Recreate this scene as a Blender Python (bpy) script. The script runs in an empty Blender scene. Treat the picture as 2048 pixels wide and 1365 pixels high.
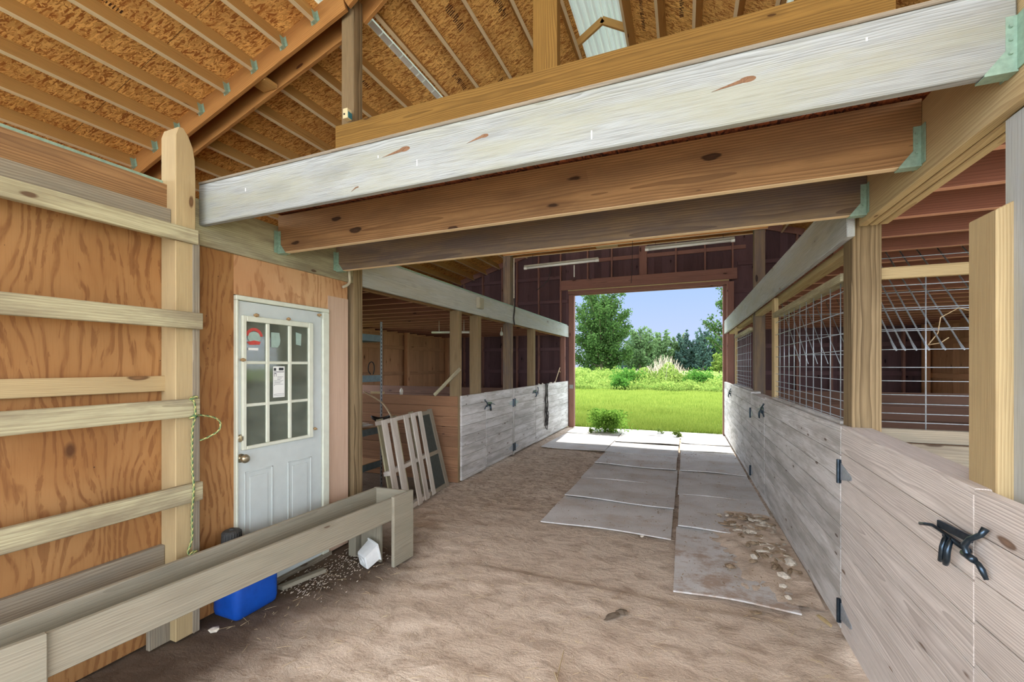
import bpy, math, random
import numpy as np
from mathutils import Vector, noise as mnoise
S = bpy.context.scene
R = random.Random(7)
PI = math.pi
# ------------------------------------------------------------------ camera, sky, sun, exposure
CAM_H = 1.6
YAW = math.atan(344 / 850.0)
cd = bpy.data.cameras.new('camera'); cam = bpy.data.objects.new('camera', cd)
S.collection.objects.link(cam)
cam.location = (0, 0, CAM_H); cam.rotation_euler = (PI / 2, 0, YAW)
cd.sensor_width = 36; cd.lens = 850 / 2048 * 36; cd.shift_y = 49.5 / 2048
cd.clip_start = 0.02; cd.clip_end = 1500
S.camera = cam
vs = S.view_settings
vs.view_transform = 'Standard'; vs.look = 'None'; vs.gamma = 1; vs.use_curve_mapping = False
vs.exposure = 0.15
S.cycles.max_bounces = 10; S.cycles.diffuse_bounces = 6; S.cycles.transparent_max_bounces = 12
S.cycles.use_denoising = True
S.cycles.sample_clamp_indirect = 8


class N:
    """tiny node helper"""
    def __init__(s, tree):
        s.t = tree; s.n = tree.nodes; s.l = tree.links
        s.n.clear()
    def new(s, ty, **kw):
        n = s.n.new(ty)
        for k, v in kw.items():
            if k.startswith('i_'):
                k2 = k[2:]
                s.set(n, int(k2) if k2.isdigit() else k2.replace('_', ' '), v)
            else:
                setattr(n, k, v)
        return n
    def set(s, n, k, v):
        if isinstance(v, bpy.types.NodeSocket): s.l.new(v, n.inputs[k])
        elif isinstance(v, bpy.types.Node): s.l.new(v.outputs[0], n.inputs[k])
        else: n.inputs[k].default_value = v
    def math(s, op, a, b=0.0, c=None, clamp=False):
        n = s.new('ShaderNodeMath', operation=op, use_clamp=clamp)
        s.set(n, 0, a); s.set(n, 1, b)
        if c is not None: s.set(n, 2, c)
        return n.outputs[0]
    def vmul(s, a, v):
        n = s.new('ShaderNodeVectorMath', operation='MULTIPLY'); s.set(n, 0, a); s.set(n, 1, v)
        return n.outputs[0]
    def vadd(s, a, v):
        n = s.new('ShaderNodeVectorMath', operation='ADD'); s.set(n, 0, a); s.set(n, 1, v)
        return n.outputs[0]
    def mix(s, f, a, b, mode='MIX'):
        n = s.new('ShaderNodeMix', data_type='RGBA', blend_type=mode)
        s.set(n, 0, f); s.set(n, 6, a); s.set(n, 7, b)
        return n.outputs[2]
    def noise(s, vec, scale=1.0, detail=3, rough=.55, dist=0.0, out='Fac'):
        n = s.new('ShaderNodeTexNoise')
        s.set(n, 'Vector', vec); s.set(n, 'Scale', scale); s.set(n, 'Detail', detail)
        s.set(n, 'Roughness', rough); s.set(n, 'Distortion', dist)
        return n.outputs[out]
    def ramp(s, f, stops, interp='LINEAR'):
        n = s.new('ShaderNodeValToRGB'); s.set(n, 0, f)
        e = n.color_ramp.elements; n.color_ramp.interpolation = interp
        while len(e) < len(stops): e.new(.5)
        for i, (p, c) in enumerate(stops):
            e[i].position = p; e[i].color = c if len(c) == 4 else (*c, 1)
        return n.outputs[0]
    def mr(s, f, a, b, c=0.0, d=1.0):
        n = s.new('ShaderNodeMapRange'); s.set(n, 0, f)
        for k, v in zip((1, 2, 3, 4), (a, b, c, d)): s.set(n, k, v)
        return n.outputs[0]


def lin(r, g, b):
    f = lambda c: (c / 255 / 12.92) if c / 255 <= .04045 else ((c / 255 + .055) / 1.055) ** 2.4
    return (f(r), f(g), f(b), 1)


# sky: clear blue over the field behind the barn, bright unseen cloud added elsewhere as fill light
w = bpy.data.worlds.new('sky'); S.world = w; w.use_nodes = True
n = N(w.node_tree)
tc = n.new('ShaderNodeTexCoord'); sp = n.new('ShaderNodeSeparateXYZ', i_0=tc.outputs['Generated'])
blue = n.ramp(sp.outputs['Z'], [(0.0, (.62, .70, .94)), (.07, (.52, .64, .95)), (.22, (.36, .56, .92)), (1.0, (.16, .33, .8))])
cl = n.noise(tc.outputs['Generated'], 2.2, 5, .6)
clc = n.ramp(cl, [(.3, (.78, .84, .94)), (.7, (1.1, 1.1, 1.1))])
elev = n.ramp(sp.outputs['Z'], [(0.0, (4.4, 4.6, 5.0)), (.3, (6.6, 6.9, 7.4)), (1.0, (6.6, 6.9, 7.4))])
clc = n.mix(1.0, clc, elev, 'MULTIPLY')
front = n.mr(sp.outputs['Y'], .88, .45)  # share of the added fill cloud, everywhere outside the doorway cone
col = n.mix(front, blue, clc)
bg = n.new('ShaderNodeBackground', i_0=col, i_1=1.0)
n.l.new(bg.outputs[0], n.new('ShaderNodeOutputWorld').inputs[0])

sd = bpy.data.lights.new('sun', 'SUN'); sd.energy = 7.5; sd.angle = math.radians(.6); sd.color = (1, .95, .86)
sun = bpy.data.objects.new('sun', sd); S.collection.objects.link(sun)
sun.rotation_euler = Vector((.2, -2.45, -3.44)).to_track_quat('-Z', 'Y').to_euler()


# ------------------------------------------------------------------ materials
def new_mat(name):
    m = bpy.data.materials.new(name); m.use_nodes = True
    return m, N(m.node_tree)


def finish(n, color, rough=.8, bump=None, bstr=.3, bdist=.004, metal=0.0, spec=.3, normal=None):
    b = n.new('ShaderNodeBsdfPrincipled')
    n.set(b, 'Base Color', color); n.set(b, 'Roughness', rough); n.set(b, 'Metallic', metal)
    n.set(b, 'Specular IOR Level', spec)
    if bump is not None:
        bp = n.new('ShaderNodeBump', i_Strength=bstr, i_Distance=bdist, i_Height=bump)
        n.l.new(bp.outputs[0], b.inputs['Normal'])
    o = n.new('ShaderNodeOutputMaterial'); n.l.new(b.outputs[0], o.inputs[0])
    return b


def wood(name, light, dark, knot=(.10, .055, .03, 1), ring=26, contrast=1.0, stretch=.07, knots=.62, stain=None,
         stain_amt=0.0, var=.25, fibre=.35, nails=False, rough=.82, dist=2.6, knotscale=1.0):
    m, n = new_mat(name)
    at = n.new('ShaderNodeAttribute', attribute_name='gv')
    gv = at.outputs['Vector']
    wob = n.noise(n.vmul(gv, (1.3, 6, 6)), 1.0, 2, .5, out='Color')
    v2 = n.vadd(gv, n.vmul(wob, (0, .035, .035)))
    wv = n.new('ShaderNodeTexWave', wave_type='RINGS', rings_direction='X', wave_profile='SAW')
    n.set(wv, 'Vector', n.vmul(v2, (stretch, 1, 1)))
    n.set(wv, 'Scale', ring); n.set(wv, 'Distortion', dist); n.set(wv, 'Detail', 2.0)
    n.set(wv, 'Detail Scale', .35); n.set(wv, 'Detail Roughness', .5)
    rings = n.math('POWER', wv.outputs['Fac'], 1.6)
    low = n.noise(n.vmul(gv, (.9, 7, 7)), 1.0, 3)
    fib = n.noise(n.vmul(gv, (5, 260, 260)), 1.0, 3, .6)
    rpi = n.new('ShaderNodeNewGeometry').outputs['Random Per Island']
    f = n.math('MULTIPLY', rings, .75 * contrast)
    f = n.math('ADD', f, n.math('MULTIPLY', n.math('SUBTRACT', low, .5), .9 * contrast), clamp=True)
    col = n.mix(f, light, dark)
    col = n.mix(n.math('MULTIPLY', n.mr(fib, .45, .75), fibre), col, n.mix(.5, dark, (.03, .02, .015, 1)))
    if stain is not None:
        sn = n.noise(n.vmul(gv, (1.6, 9, 9)), 1.0, 5, .65)
        col = n.mix(n.mr(sn, .42, .62, 0, stain_amt), col, stain)
    # knots
    vo = n.new('ShaderNodeTexVoronoi', i_Scale=1.0)
    kn = n.noise(n.vmul(gv, (9, 30, 30)), 1.0, 2, out='Color')
    n.set(vo, 'Vector', n.vadd(n.vmul(gv, (2.6 * knotscale, 8 * knotscale, 8 * knotscale)), n.vmul(kn, (.12, .12, .12))))
    sc = n.new('ShaderNodeSeparateColor', i_0=vo.outputs['Color'])
    has = n.math('GREATER_THAN', sc.outputs[0], knots)
    kr = n.mr(sc.outputs[1], 0, 1, .06, .17)
    kd = n.math('DIVIDE', vo.outputs['Distance'], kr)
    km = n.math('MULTIPLY', n.mr(kd, 1.0, .75), has)
    halo = n.math('MULTIPLY', n.math('MULTIPLY', n.mr(kd, 3.2, .8), has), .35)
    col = n.mix(halo, col, dark)
    kcol = n.mix(n.mr(kd, .15, .6), (*[c * 1.9 for c in knot[:3]], 1), knot)
    col = n.mix(n.math('MULTIPLY', km, .85), col, kcol)
    # each board its own tone
    br = n.mr(rpi, 0, 1, 1 - var, 1 + var * .45)
    col = n.mix(1.0, col, n.new('ShaderNodeCombineColor', i_0=br, i_1=br, i_2=br).outputs[0], 'MULTIPLY')
    h = n.math('ADD', n.math('MULTIPLY', rings, .5), fib)
    finish(n, col, rough, h, .35, .002, spec=.2)
    return m


M = {}
M['white'] = wood('weathered_white_wood', lin(184, 189, 188), lin(124, 126, 120), knot=lin(112, 88, 66), contrast=.7,
                  stain=lin(168, 166, 146), stain_amt=.45, fibre=.5, var=.06, knots=.55, ring=62, dist=4, knotscale=1.2)
M['beamgrey'] = wood('silvered_beam_wood', lin(166, 171, 168), lin(104, 106, 98), knot=lin(104, 80, 60), contrast=.75,
                     stain=lin(150, 150, 124), stain_amt=.5, fibre=.6, var=.04, knots=.8, ring=70, dist=4)
M['stall'] = wood('whitewashed_stall_board', lin(222, 221, 218), lin(168, 162, 152), knot=lin(84, 66, 54), contrast=.8,
                  stain=lin(140, 136, 126), stain_amt=.6, fibre=.4, var=.12, knots=.30, knotscale=1.7, ring=44)
M['gate'] = wood('pinkish_gate_board', lin(228, 221, 213), lin(158, 147, 138), knot=lin(104, 78, 58), contrast=.85,
                 stain=lin(182, 174, 164), stain_amt=.35, fibre=.45, var=.10, knots=.55, ring=46, stretch=.05, knotscale=1.3)
M['fresh'] = wood('treated_pine', lin(188, 168, 126), lin(144, 118, 80), knot=lin(88, 58, 34), contrast=.75, ring=40, fibre=.3, var=.15)
M['post'] = wood('treated_post_pine', lin(146, 126, 94), lin(84, 68, 46), knot=lin(56, 40, 28), contrast=1.05, fibre=.45,
                 stretch=.05, ring=22, var=.12)
M['rail'] = wood('weathered_rail_pine', lin(184, 178, 144), lin(138, 128, 100), knot=lin(84, 58, 40), contrast=.8,
                 stain=lin(120, 108, 88), stain_amt=.75, fibre=.45, var=.16, knotscale=1.3)
M['greyrail'] = wood('grey_weathered_board', lin(150, 140, 120), lin(98, 86, 74), knot=lin(60, 44, 34), contrast=.8,
                     stain=lin(120, 116, 104), stain_amt=.6, fibre=.45, var=.15)
M['joist'] = wood('brown_joist', lin(166, 128, 86), lin(98, 68, 44), knot=lin(40, 24, 18), contrast=.95,
                  stain=lin(120, 92, 64), stain_amt=.6, fibre=.35, knots=.5, var=.1)
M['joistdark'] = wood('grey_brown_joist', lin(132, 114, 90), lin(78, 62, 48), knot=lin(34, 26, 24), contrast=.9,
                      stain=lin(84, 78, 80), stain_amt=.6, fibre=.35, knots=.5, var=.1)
M['loftlitedge'] = wood('lit_joist_edge', lin(206, 156, 128), lin(168, 118, 94), contrast=.4, fibre=.2, var=.15)  # paints the light on the undersides of the loft joists
M['loft'] = wood('red_brown_joist', lin(136, 90, 72), lin(94, 58, 46), knot=lin(40, 22, 20), contrast=.7, fibre=.3, var=.2)
M['purlin'] = wood('golden_purlin', lin(196, 154, 92), lin(146, 104, 56), knot=lin(60, 34, 18), contrast=.7, fibre=.3, var=.18)
M['rafter'] = wood('amber_rafter', lin(178, 128, 72), lin(122, 78, 40), knot=lin(62, 30, 16), contrast=.8, fibre=.3, var=.12)
M['tie'] = wood('olive_beam', lin(146, 112, 56), lin(88, 64, 28), knot=lin(60, 36, 16), contrast=.85, fibre=.4, var=.1)
M['barn'] = wood('red_barn_board', lin(112, 86, 86), lin(68, 52, 56), knot=lin(40, 24, 26), contrast=.7, fibre=.35, var=.3)
M['barnwarm'] = wood('warm_barn_board', lin(206, 156, 112), lin(150, 100, 66), knot=lin(70, 36, 24), contrast=.7,
                     fibre=.35, var=.22, knots=.35)
M['litedge'] = wood('lit_board_edge', lin(226, 204, 164), lin(196, 168, 124), contrast=.4, fibre=.2, var=.1, knots=.9)  # light on the bottom faces of boards, put into the colour
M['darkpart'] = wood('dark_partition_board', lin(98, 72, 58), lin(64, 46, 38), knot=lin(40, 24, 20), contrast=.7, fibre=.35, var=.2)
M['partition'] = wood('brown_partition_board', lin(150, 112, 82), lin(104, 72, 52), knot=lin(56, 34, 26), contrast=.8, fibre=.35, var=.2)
M['frame'] = wood('brown_frame_wood', lin(152, 112, 98), lin(104, 76, 68), knot=lin(54, 36, 32), contrast=.7, fibre=.35, var=.12)
M['pinepink'] = wood('pale_pink_pine', lin(206, 178, 154), lin(170, 136, 112), knot=lin(110, 72, 48), contrast=.7, fibre=.2)
M['trough'] = wood('dusty_trough_board', lin(152, 146, 128), lin(110, 102, 86), knot=lin(84, 68, 54), contrast=.5,
                   stain=lin(132, 130, 114), stain_amt=.5, fibre=.45, var=.12)
M['pallet'] = wood('pallet_board', lin(206, 200, 188), lin(150, 138, 122), knot=lin(84, 70, 58), contrast=.7,
                   stain=lin(150, 136, 120), stain_amt=.5, fibre=.35, var=.3)
M['knotwood'] = wood('knot_wood', lin(146, 112, 84), lin(92, 64, 44), contrast=1.2, ring=70, stretch=1.0, knots=.99)
M['plyfloor'] = wood('particle_shelf', lin(170, 130, 90), lin(130, 94, 60), contrast=.3, var=.1)


def ply(name, light, mid, dark, scale=1.0):
    m, n = new_mat(name)
    gv = n.new('ShaderNodeAttribute', attribute_name='gv').outputs['Vector']
    wob = n.noise(n.vmul(gv, (.8, 2.2, 2.2)), 1.0, 3, .5, out='Color')
    v2 = n.vadd(n.vmul(gv, (.16, 1, 1)), n.vmul(wob, (0, .5, .5)))
    wv = n.new('ShaderNodeTexWave', wave_type='RINGS', rings_direction='X', wave_profile='SIN')
    n.set(wv, 'Vector', v2); n.set(wv, 'Scale', 8.5 * scale); n.set(wv, 'Distortion', 3.5)
    n.set(wv, 'Detail', 3.0); n.set(wv, 'Detail Scale', .8)
    f = n.noise(n.vmul(gv, (1.5, 6, 6)), 1.0, 4, .65, 1.8)
    fib = n.noise(n.vmul(gv, (8, 220, 220)), 1.0, 2, .6)
    blot = n.noise(gv, 1.8, 3)
    a = n.mr(wv.outputs['Fac'], .72, .95)
    a = n.math('MULTIPLY', a, n.mr(f, .40, .60))
    bl = n.math('MULTIPLY', n.mr(wv.outputs['Fac'], .38, .50), n.mr(n.noise(n.vmul(gv, (2.0, 8, 8)), 1.0, 5, .6, 2.4), .53, .57))
    a = n.math('MAXIMUM', a, n.math('MULTIPLY', bl, .75))
    col = n.mix(n.mr(blot, .35, .65), light, mid)
    col = n.mix(n.math('MULTIPLY', n.mr(wv.outputs['Fac'], .2, .9), .25), col, mid)
    col = n.mix(n.math('MULTIPLY', a, .66), col, dark)
    col = n.mix(n.math('MULTIPLY', n.mr(fib, .5, .8), .25), col, dark)
    vo = n.new('ShaderNodeTexVoronoi', i_Scale=1.0); n.set(vo, 'Vector', n.vmul(gv, (1.3, 2.4, 2.4)))
    sc = n.new('ShaderNodeSeparateColor', i_0=vo.outputs['Color'])
    k = n.math('MULTIPLY', n.mr(vo.outputs['Distance'], .075, .045), n.math('GREATER_THAN', sc.outputs[0], .62))
    col = n.mix(n.math('MULTIPLY', k, .8), col, lin(64, 36, 20))
    # nail specks
    vs2 = n.new('ShaderNodeTexVoronoi', i_Scale=13.0); n.set(vs2, 'Vector', gv)
    s2 = n.new('ShaderNodeSeparateColor', i_0=vs2.outputs['Color'])
    k2 = n.math('MULTIPLY', n.math('LESS_THAN', vs2.outputs['Distance'], .045), n.math('GREATER_THAN', s2.outputs[1], .8))
    col = n.mix(n.math('MULTIPLY', k2, .8), col, lin(50, 32, 24))
    finish(n, col, .75, fib, .2, .001, spec=.25)
    return m


M['ply'] = ply('orange_plywood', lin(164, 122, 76), lin(146, 102, 58), lin(108, 66, 34))
M['ply2'] = ply('tan_plywood', lin(202, 160, 116), lin(186, 140, 98), lin(148, 98, 60), .8)


def osb(name, a, b, c):
    m, n = new_mat(name)
    gv = n.new('ShaderNodeAttribute', attribute_name='gv').outputs['Vector']
    sep = n.new('ShaderNodeSeparateXYZ', i_0=gv)
    out = None
    layers = []
    for i, ang in enumerate((0, 62, -48, 95)):
        mp = n.new('ShaderNodeMapping', i_Vector=gv)
        mp.inputs['Rotation'].default_value = (0, 0, math.radians(ang))
        mp.inputs['Location'].default_value = (i * 3.1, i * 7.7, 0)
        st = n.vmul(mp.outputs[0], (17, 95, 1))
        wob = n.noise(st, .5, 2, out='Color')
        vo = n.new('ShaderNodeTexVoronoi', i_Scale=1.0); n.set(vo, 'Vector', n.vadd(st, n.vmul(wob, (1.2, 1.2, 0))))
        sc = n.new('ShaderNodeSeparateColor', i_0=vo.outputs['Color'])
        layers.append((sc.outputs[0], sc.outputs[1]))
    f = layers[0][0]
    for v, s in layers[1:]:
        mm = n.new('ShaderNodeMix', data_type='FLOAT'); n.set(mm, 0, n.math('GREATER_THAN', s, .55)); n.set(mm, 2, f); n.set(mm, 3, v)
        f = mm.outputs[0]
    col = n.ramp(f, [(0, c), (.14, c), (.32, b), (.6, a), (1, tuple(min(1, x * 1.35) for x in a[:3]))])
    big = n.noise(gv, 1.3, 4, .6)
    col = n.mix(n.mr(big, .48, .68, 0, .4), col, c)
    # sheet joints
    jy = n.math('LESS_THAN', n.math('ABSOLUTE', n.math('SUBTRACT', n.math('FRACT', n.math('DIVIDE', sep.outputs[0], 2.44)), .5)), .0012)
    col = n.mix(n.math('MULTIPLY', jy, .8), col, lin(50, 30, 16))
    finish(n, col, .7, f, .15, .001, spec=.3)
    return m


M['osb'] = osb('osb_sheathing', lin(230, 182, 108), lin(210, 154, 80), lin(164, 104, 50))
M['osbred'] = osb('osb_red', lin(150, 84, 50), lin(120, 62, 38), lin(76, 38, 26))


def plain(name, col, rough=.6, metal=0.0, var=.15, scale=30, spec=.4, bump=.1):
    m, n = new_mat(name)
    tcn = n.new('ShaderNodeTexCoord').outputs['Object']
    ns = n.noise(tcn, scale, 4)
    c = n.mix(n.mr(ns, .35, .7, 0, 1), tuple(x * (1 + var) for x in col[:3]) + (1,), tuple(x * (1 - var) for x in col[:3]) + (1,))
    finish(n, c, rough, ns, bump, .002, metal, spec)
    return m


M['galv'] = plain('galvanised_wire', lin(168, 176, 182), .45, .55, .15, 60)
M['hanger'] = plain('galvanised_hanger', lin(150, 178, 160), .5, .35, .15, 50)
M['iron'] = plain('black_iron', lin(62, 76, 88), .28, .85, .3, 40, .6)
M['blackplastic'] = plain('black_plastic', lin(52, 52, 50), .6, 0, .3, 60)
M['bluejug'] = plain('blue_plastic', lin(18, 74, 164), .4, 0, .2, 9)
M['jug'] = plain('white_plastic', lin(214, 218, 216), .4, 0, .06, 20)
M['doorpaint'] = plain('pale_blue_grey_paint', lin(190, 198, 194), .45, 0, .03, 14, .4, .03)
M['trimpaint'] = plain('pale_green_trim', lin(206, 210, 192), .5, 0, .05, 14, .4, .03)
M['brass'] = plain('worn_brass', lin(168, 158, 132), .3, .8, .15, 30)
M['mud'] = plain('dry_mud', lin(150, 122, 84), .95, 0, .3, 120)
M['steel'] = plain('zinc_shelf_steel', lin(110, 128, 134), .5, .4, .12, 20)
M['tube'] = plain('white_tube', lin(214, 214, 200), .35, 0, .04, 20)
M['pvc'] = plain('pale_conduit', lin(196, 188, 164), .5, 0, .06, 20)
M['cable'] = plain('dark_cable', lin(40, 34, 30), .6, 0, .2, 40)
M['switchbox'] = plain('cream_box', lin(216, 204, 160), .5, 0, .06, 20)
M['bluecover'] = plain('blue_cover', lin(56, 120, 130), .5, 0, .1, 20)
M['greybox'] = plain('grey_green_box', lin(150, 146, 126), .6, 0, .06, 20)
M['paper'] = plain('white_paper', lin(226, 228, 222), .9, 0, .02, 20)
M['ink'] = plain('black_ink', lin(44, 46, 50), .9, 0, .1, 20)
M['redsticker'] = plain('red_sticker', lin(186, 74, 66), .7, 0, .1, 30)
M['greensticker'] = plain('pale_green_sticker', lin(150, 172, 160), .7, 0, .1, 30)
M['stone'] = plain('pale_stone', lin(204, 196, 180), .9, 0, .2, 50, .2, .5)
M['barkchip'] = plain('bark_chip', lin(140, 122, 100), .95, 0, .35, 40, .1, .5)
M['greychip'] = plain('grey_chip', lin(174, 164, 148), .95, 0, .3, 40, .1, .5)
M['darkpanel'] = plain('dark_panel', lin(62, 66, 60), .8, 0, .15, 30)
M['stamp'] = plain('faded_black_print', lin(66, 40, 24), .9, 0, .2, 60)
M['shed'] = plain('weathered_metal', lin(150, 152, 150), .5, .5, .1, 5)
M['greenthing'] = plain('green_plastic', lin(40, 70, 50), .4, 0, .3, 40)
M['rod'] = plain('pale_pole', lin(182, 158, 122), .7, 0, .15, 40)
M['straw'] = plain('straw', lin(176, 158, 124), .9, 0, .2, 40)
M['clear'] = plain('cloudy_bottle', lin(190, 186, 170), .3, 0, .08, 20)


def mats_mat():
    m, n = new_mat('grey_rubber_mat')
    tcn = n.new('ShaderNodeTexCoord').outputs['Object']
    a = n.noise(tcn, 2.2, 5, .6); b = n.noise(tcn, 60, 4, .7)
    rnd = n.new('ShaderNodeObjectInfo').outputs['Random']
    dirt = n.noise(n.vmul(tcn, (1, 1.6, 1)), 1.7, 6, .7)
    col = n.mix(n.mr(a, .3, .7), lin(214, 213, 210), lin(190, 188, 184))
    col = n.mix(n.mr(dirt, .50, .68, 0, .6), col, lin(182, 164, 144))
    gp = n.new('ShaderNodeNewGeometry').outputs['Position']
    spg = n.new('ShaderNodeSeparateXYZ', i_0=gp)
    near = n.mr(n.math('ADD', spg.outputs[1], n.math('MULTIPLY', spg.outputs[0], -1.2)), 6.2, 2.9)
    dn = n.noise(n.vmul(gp, (1, 1.3, 1)), 3.1, 7, .72)
    thr = n.math('SUBTRACT', .66, n.math('MULTIPLY', near, .20))
    dmask = n.math('MULTIPLY', n.math('SUBTRACT', dn, thr), 9, clamp=True)
    col = n.mix(n.math('MULTIPLY', dmask, .85), col, lin(166, 144, 124))
    col = n.mix(n.mr(b, .60, .72, 0, .65), col, lin(98, 84, 72))
    br = n.mr(rnd, 0, 1, .9, 1.05)
    col = n.mix(1.0, col, n.new('ShaderNodeCombineColor', i_0=br, i_1=br, i_2=br).outputs[0], 'MULTIPLY')
    finish(n, col, .9, b, .3, .004, spec=.15)
    return m


def dirt_mat():
    m, n = new_mat('dry_sandy_dirt')
    tcn = n.new('ShaderNodeTexCoord').outputs['Object']
    a = n.noise(tcn, .8, 5, .6); b = n.noise(n.vmul(tcn, (1, 1.6, 1)), 6, 6, .68, .35); c = n.noise(tcn, 90, 4, .7)
    sep = n.new('ShaderNodeSeparateXYZ', i_0=tcn)
    col = n.mix(n.mr(a, .35, .65), lin(216, 201, 182), lin(202, 184, 164))
    col = n.mix(n.mr(b, .47, .66, 0, .7), col, lin(160, 141, 122))
    # damp dark soil along the plywood wall and under the feeder
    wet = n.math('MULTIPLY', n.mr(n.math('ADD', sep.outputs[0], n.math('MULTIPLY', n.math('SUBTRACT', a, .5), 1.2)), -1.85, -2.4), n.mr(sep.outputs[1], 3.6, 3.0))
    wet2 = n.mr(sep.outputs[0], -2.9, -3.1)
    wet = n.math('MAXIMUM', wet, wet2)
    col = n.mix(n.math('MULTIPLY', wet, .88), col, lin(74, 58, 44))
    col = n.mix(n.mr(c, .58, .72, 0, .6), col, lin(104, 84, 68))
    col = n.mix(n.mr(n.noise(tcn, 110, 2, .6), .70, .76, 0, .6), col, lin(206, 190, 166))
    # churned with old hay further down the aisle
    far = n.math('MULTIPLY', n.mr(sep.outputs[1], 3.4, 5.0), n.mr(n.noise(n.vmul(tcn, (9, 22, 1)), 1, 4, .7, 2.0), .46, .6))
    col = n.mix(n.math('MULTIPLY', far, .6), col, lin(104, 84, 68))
    sm = n.mr(sep.outputs[1], 2.6, 4.6, .45, 1.0)
    h = n.math('MULTIPLY', n.math('ADD', n.math('MULTIPLY', b, .9), n.math('MULTIPLY', c, .2)), sm)
    finish(n, col, .95, h, .9, .035, spec=.1)
    return m


def leaf_mat(name, a, b, trans=.5):
    m, n = new_mat(name)
    rpi = n.new('ShaderNodeNewGeometry').outputs['Random Per Island']
    tcn = n.new('ShaderNodeTexCoord').outputs['Object']
    col = n.mix(n.math('ADD', n.math('MULTIPLY', rpi, .6), n.math('MULTIPLY', n.noise(tcn, .6, 3), .45)), a, b)
    d = n.new('ShaderNodeBsdfDiffuse', i_0=col); t = n.new('ShaderNodeBsdfTranslucent', i_0=col)
    mx = n.new('ShaderNodeMixShader', i_0=trans); n.l.new(d.outputs[0], mx.inputs[1]); n.l.new(t.outputs[0], mx.inputs[2])
    n.l.new(mx.outputs[0], n.new('ShaderNodeOutputMaterial').inputs[0])
    return m


def lawn_mat():
    m, n = new_mat('lawn_soil_and_turf')
    tcn = n.new('ShaderNodeTexCoord').outputs['Object']
    a = n.noise(tcn, .25, 5, .6); b = n.noise(n.vmul(tcn, (1, .4, 1)), 9, 5, .7)
    col = n.mix(n.mr(a, .35, .65), lin(78, 98, 32), lin(96, 108, 44))
    col = n.mix(n.mr(b, .4, .7, 0, .6), col, lin(62, 90, 28))
    sep = n.new('ShaderNodeSeparateXYZ', i_0=tcn)
    bounce = n.mr(n.math('ADD', sep.outputs[1], n.math('MULTIPLY', a, 3)), -2.6, -4.2)  # unseen front ground made pale to bounce light into the barn
    col = n.mix(bounce, col, lin(196, 192, 184))
    finish(n, col, .95, b, .6, .05, spec=.1)
    return m


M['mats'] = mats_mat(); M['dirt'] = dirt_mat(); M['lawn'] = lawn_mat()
M['grass'] = leaf_mat('grass_blade', lin(76, 104, 30), lin(146, 158, 74), .4)
M['weed'] = leaf_mat('weed_leaf', lin(54, 92, 30), lin(146, 162, 80), .4)
M['weeddark'] = leaf_mat('weed_dark', lin(46, 86, 30), lin(84, 126, 50), .45)
M['plantleaf'] = leaf_mat('plant_leaf', lin(74, 120, 40), lin(150, 186, 84), .45)
M['treeleaf'] = leaf_mat('tree_leaf', lin(26, 50, 28), lin(88, 118, 60), .4)
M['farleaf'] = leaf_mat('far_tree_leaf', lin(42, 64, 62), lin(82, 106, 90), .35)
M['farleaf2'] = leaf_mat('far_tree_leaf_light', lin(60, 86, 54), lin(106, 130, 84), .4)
M['trunk'] = plain('bark', lin(98, 86, 72), .95, 0, .3, 6)
M['deadstem'] = plain('dead_stem', lin(176, 164, 140), .95, 0, .2, 30)


def glass_mat():
    m, n = new_mat('dusty_glass')
    tcn = n.new('ShaderNodeTexCoord').outputs['Object']
    d = n.mr(n.noise(tcn, 7, 4), .3, .7, .10, .32)
    t = n.new('ShaderNodeBsdfTransparent', i_0=(.86, .9, .86, 1)); g = n.new('ShaderNodeBsdfGlossy', i_0=(1, 1, 1, 1), i_1=.06)
    df = n.new('ShaderNodeBsdfDiffuse', i_0=lin(150, 156, 140))
    a = n.new('ShaderNodeMixShader', i_0=.06); n.l.new(t.outputs[0], a.inputs[1]); n.l.new(g.outputs[0], a.inputs[2])
    b = n.new('ShaderNodeMixShader', i_0=d); n.l.new(a.outputs[0], b.inputs[1]); n.l.new(df.outputs[0], b.inputs[2])
    n.l.new(b.outputs[0], n.new('ShaderNodeOutputMaterial').inputs[0])
    return m


def ridge_mat():
    m, n = new_mat('translucent_ridge_panel')
    tcn = n.new('ShaderNodeTexCoord').outputs['Object']
    col = n.mix(n.noise(n.vmul(tcn, (9, .6, 3)), 2, 4), lin(226, 232, 224), lin(176, 188, 178))
    b = n.new('ShaderNodeBsdfPrincipled'); n.set(b, 'Base Color', col); n.set(b, 'Roughness', .3); n.set(b, 'Metallic', .3)
    t = n.new('ShaderNodeBsdfTranslucent', i_0=lin(196, 208, 198))  # translucency added so sun glows through and brightens the ridge
    mx = n.new('ShaderNodeMixShader', i_0=.07); n.l.new(b.outputs[0], mx.inputs[1]); n.l.new(t.outputs[0], mx.inputs[2])
    n.l.new(mx.outputs[0], n.new('ShaderNodeOutputMaterial').inputs[0])
    return m


def rope_mat():
    m, n = new_mat('green_yellow_rope')
    gv = n.new('ShaderNodeAttribute', attribute_name='gv').outputs['Vector']
    sep = n.new('ShaderNodeSeparateXYZ', i_0=gv)
    f = n.math('FRACT', n.math('ADD', n.math('MULTIPLY', sep.outputs[0], 26), sep.outputs[1]))
    col = n.ramp(f, [(0, lin(60, 104, 70)), (.34, lin(196, 190, 120)), (.67, lin(120, 128, 84))], 'CONSTANT')
    finish(n, col, .8, f, .5, .003)
    return m


M['glass'] = glass_mat(); M['metalroof'] = ridge_mat(); M['rope'] = rope_mat()


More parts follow.
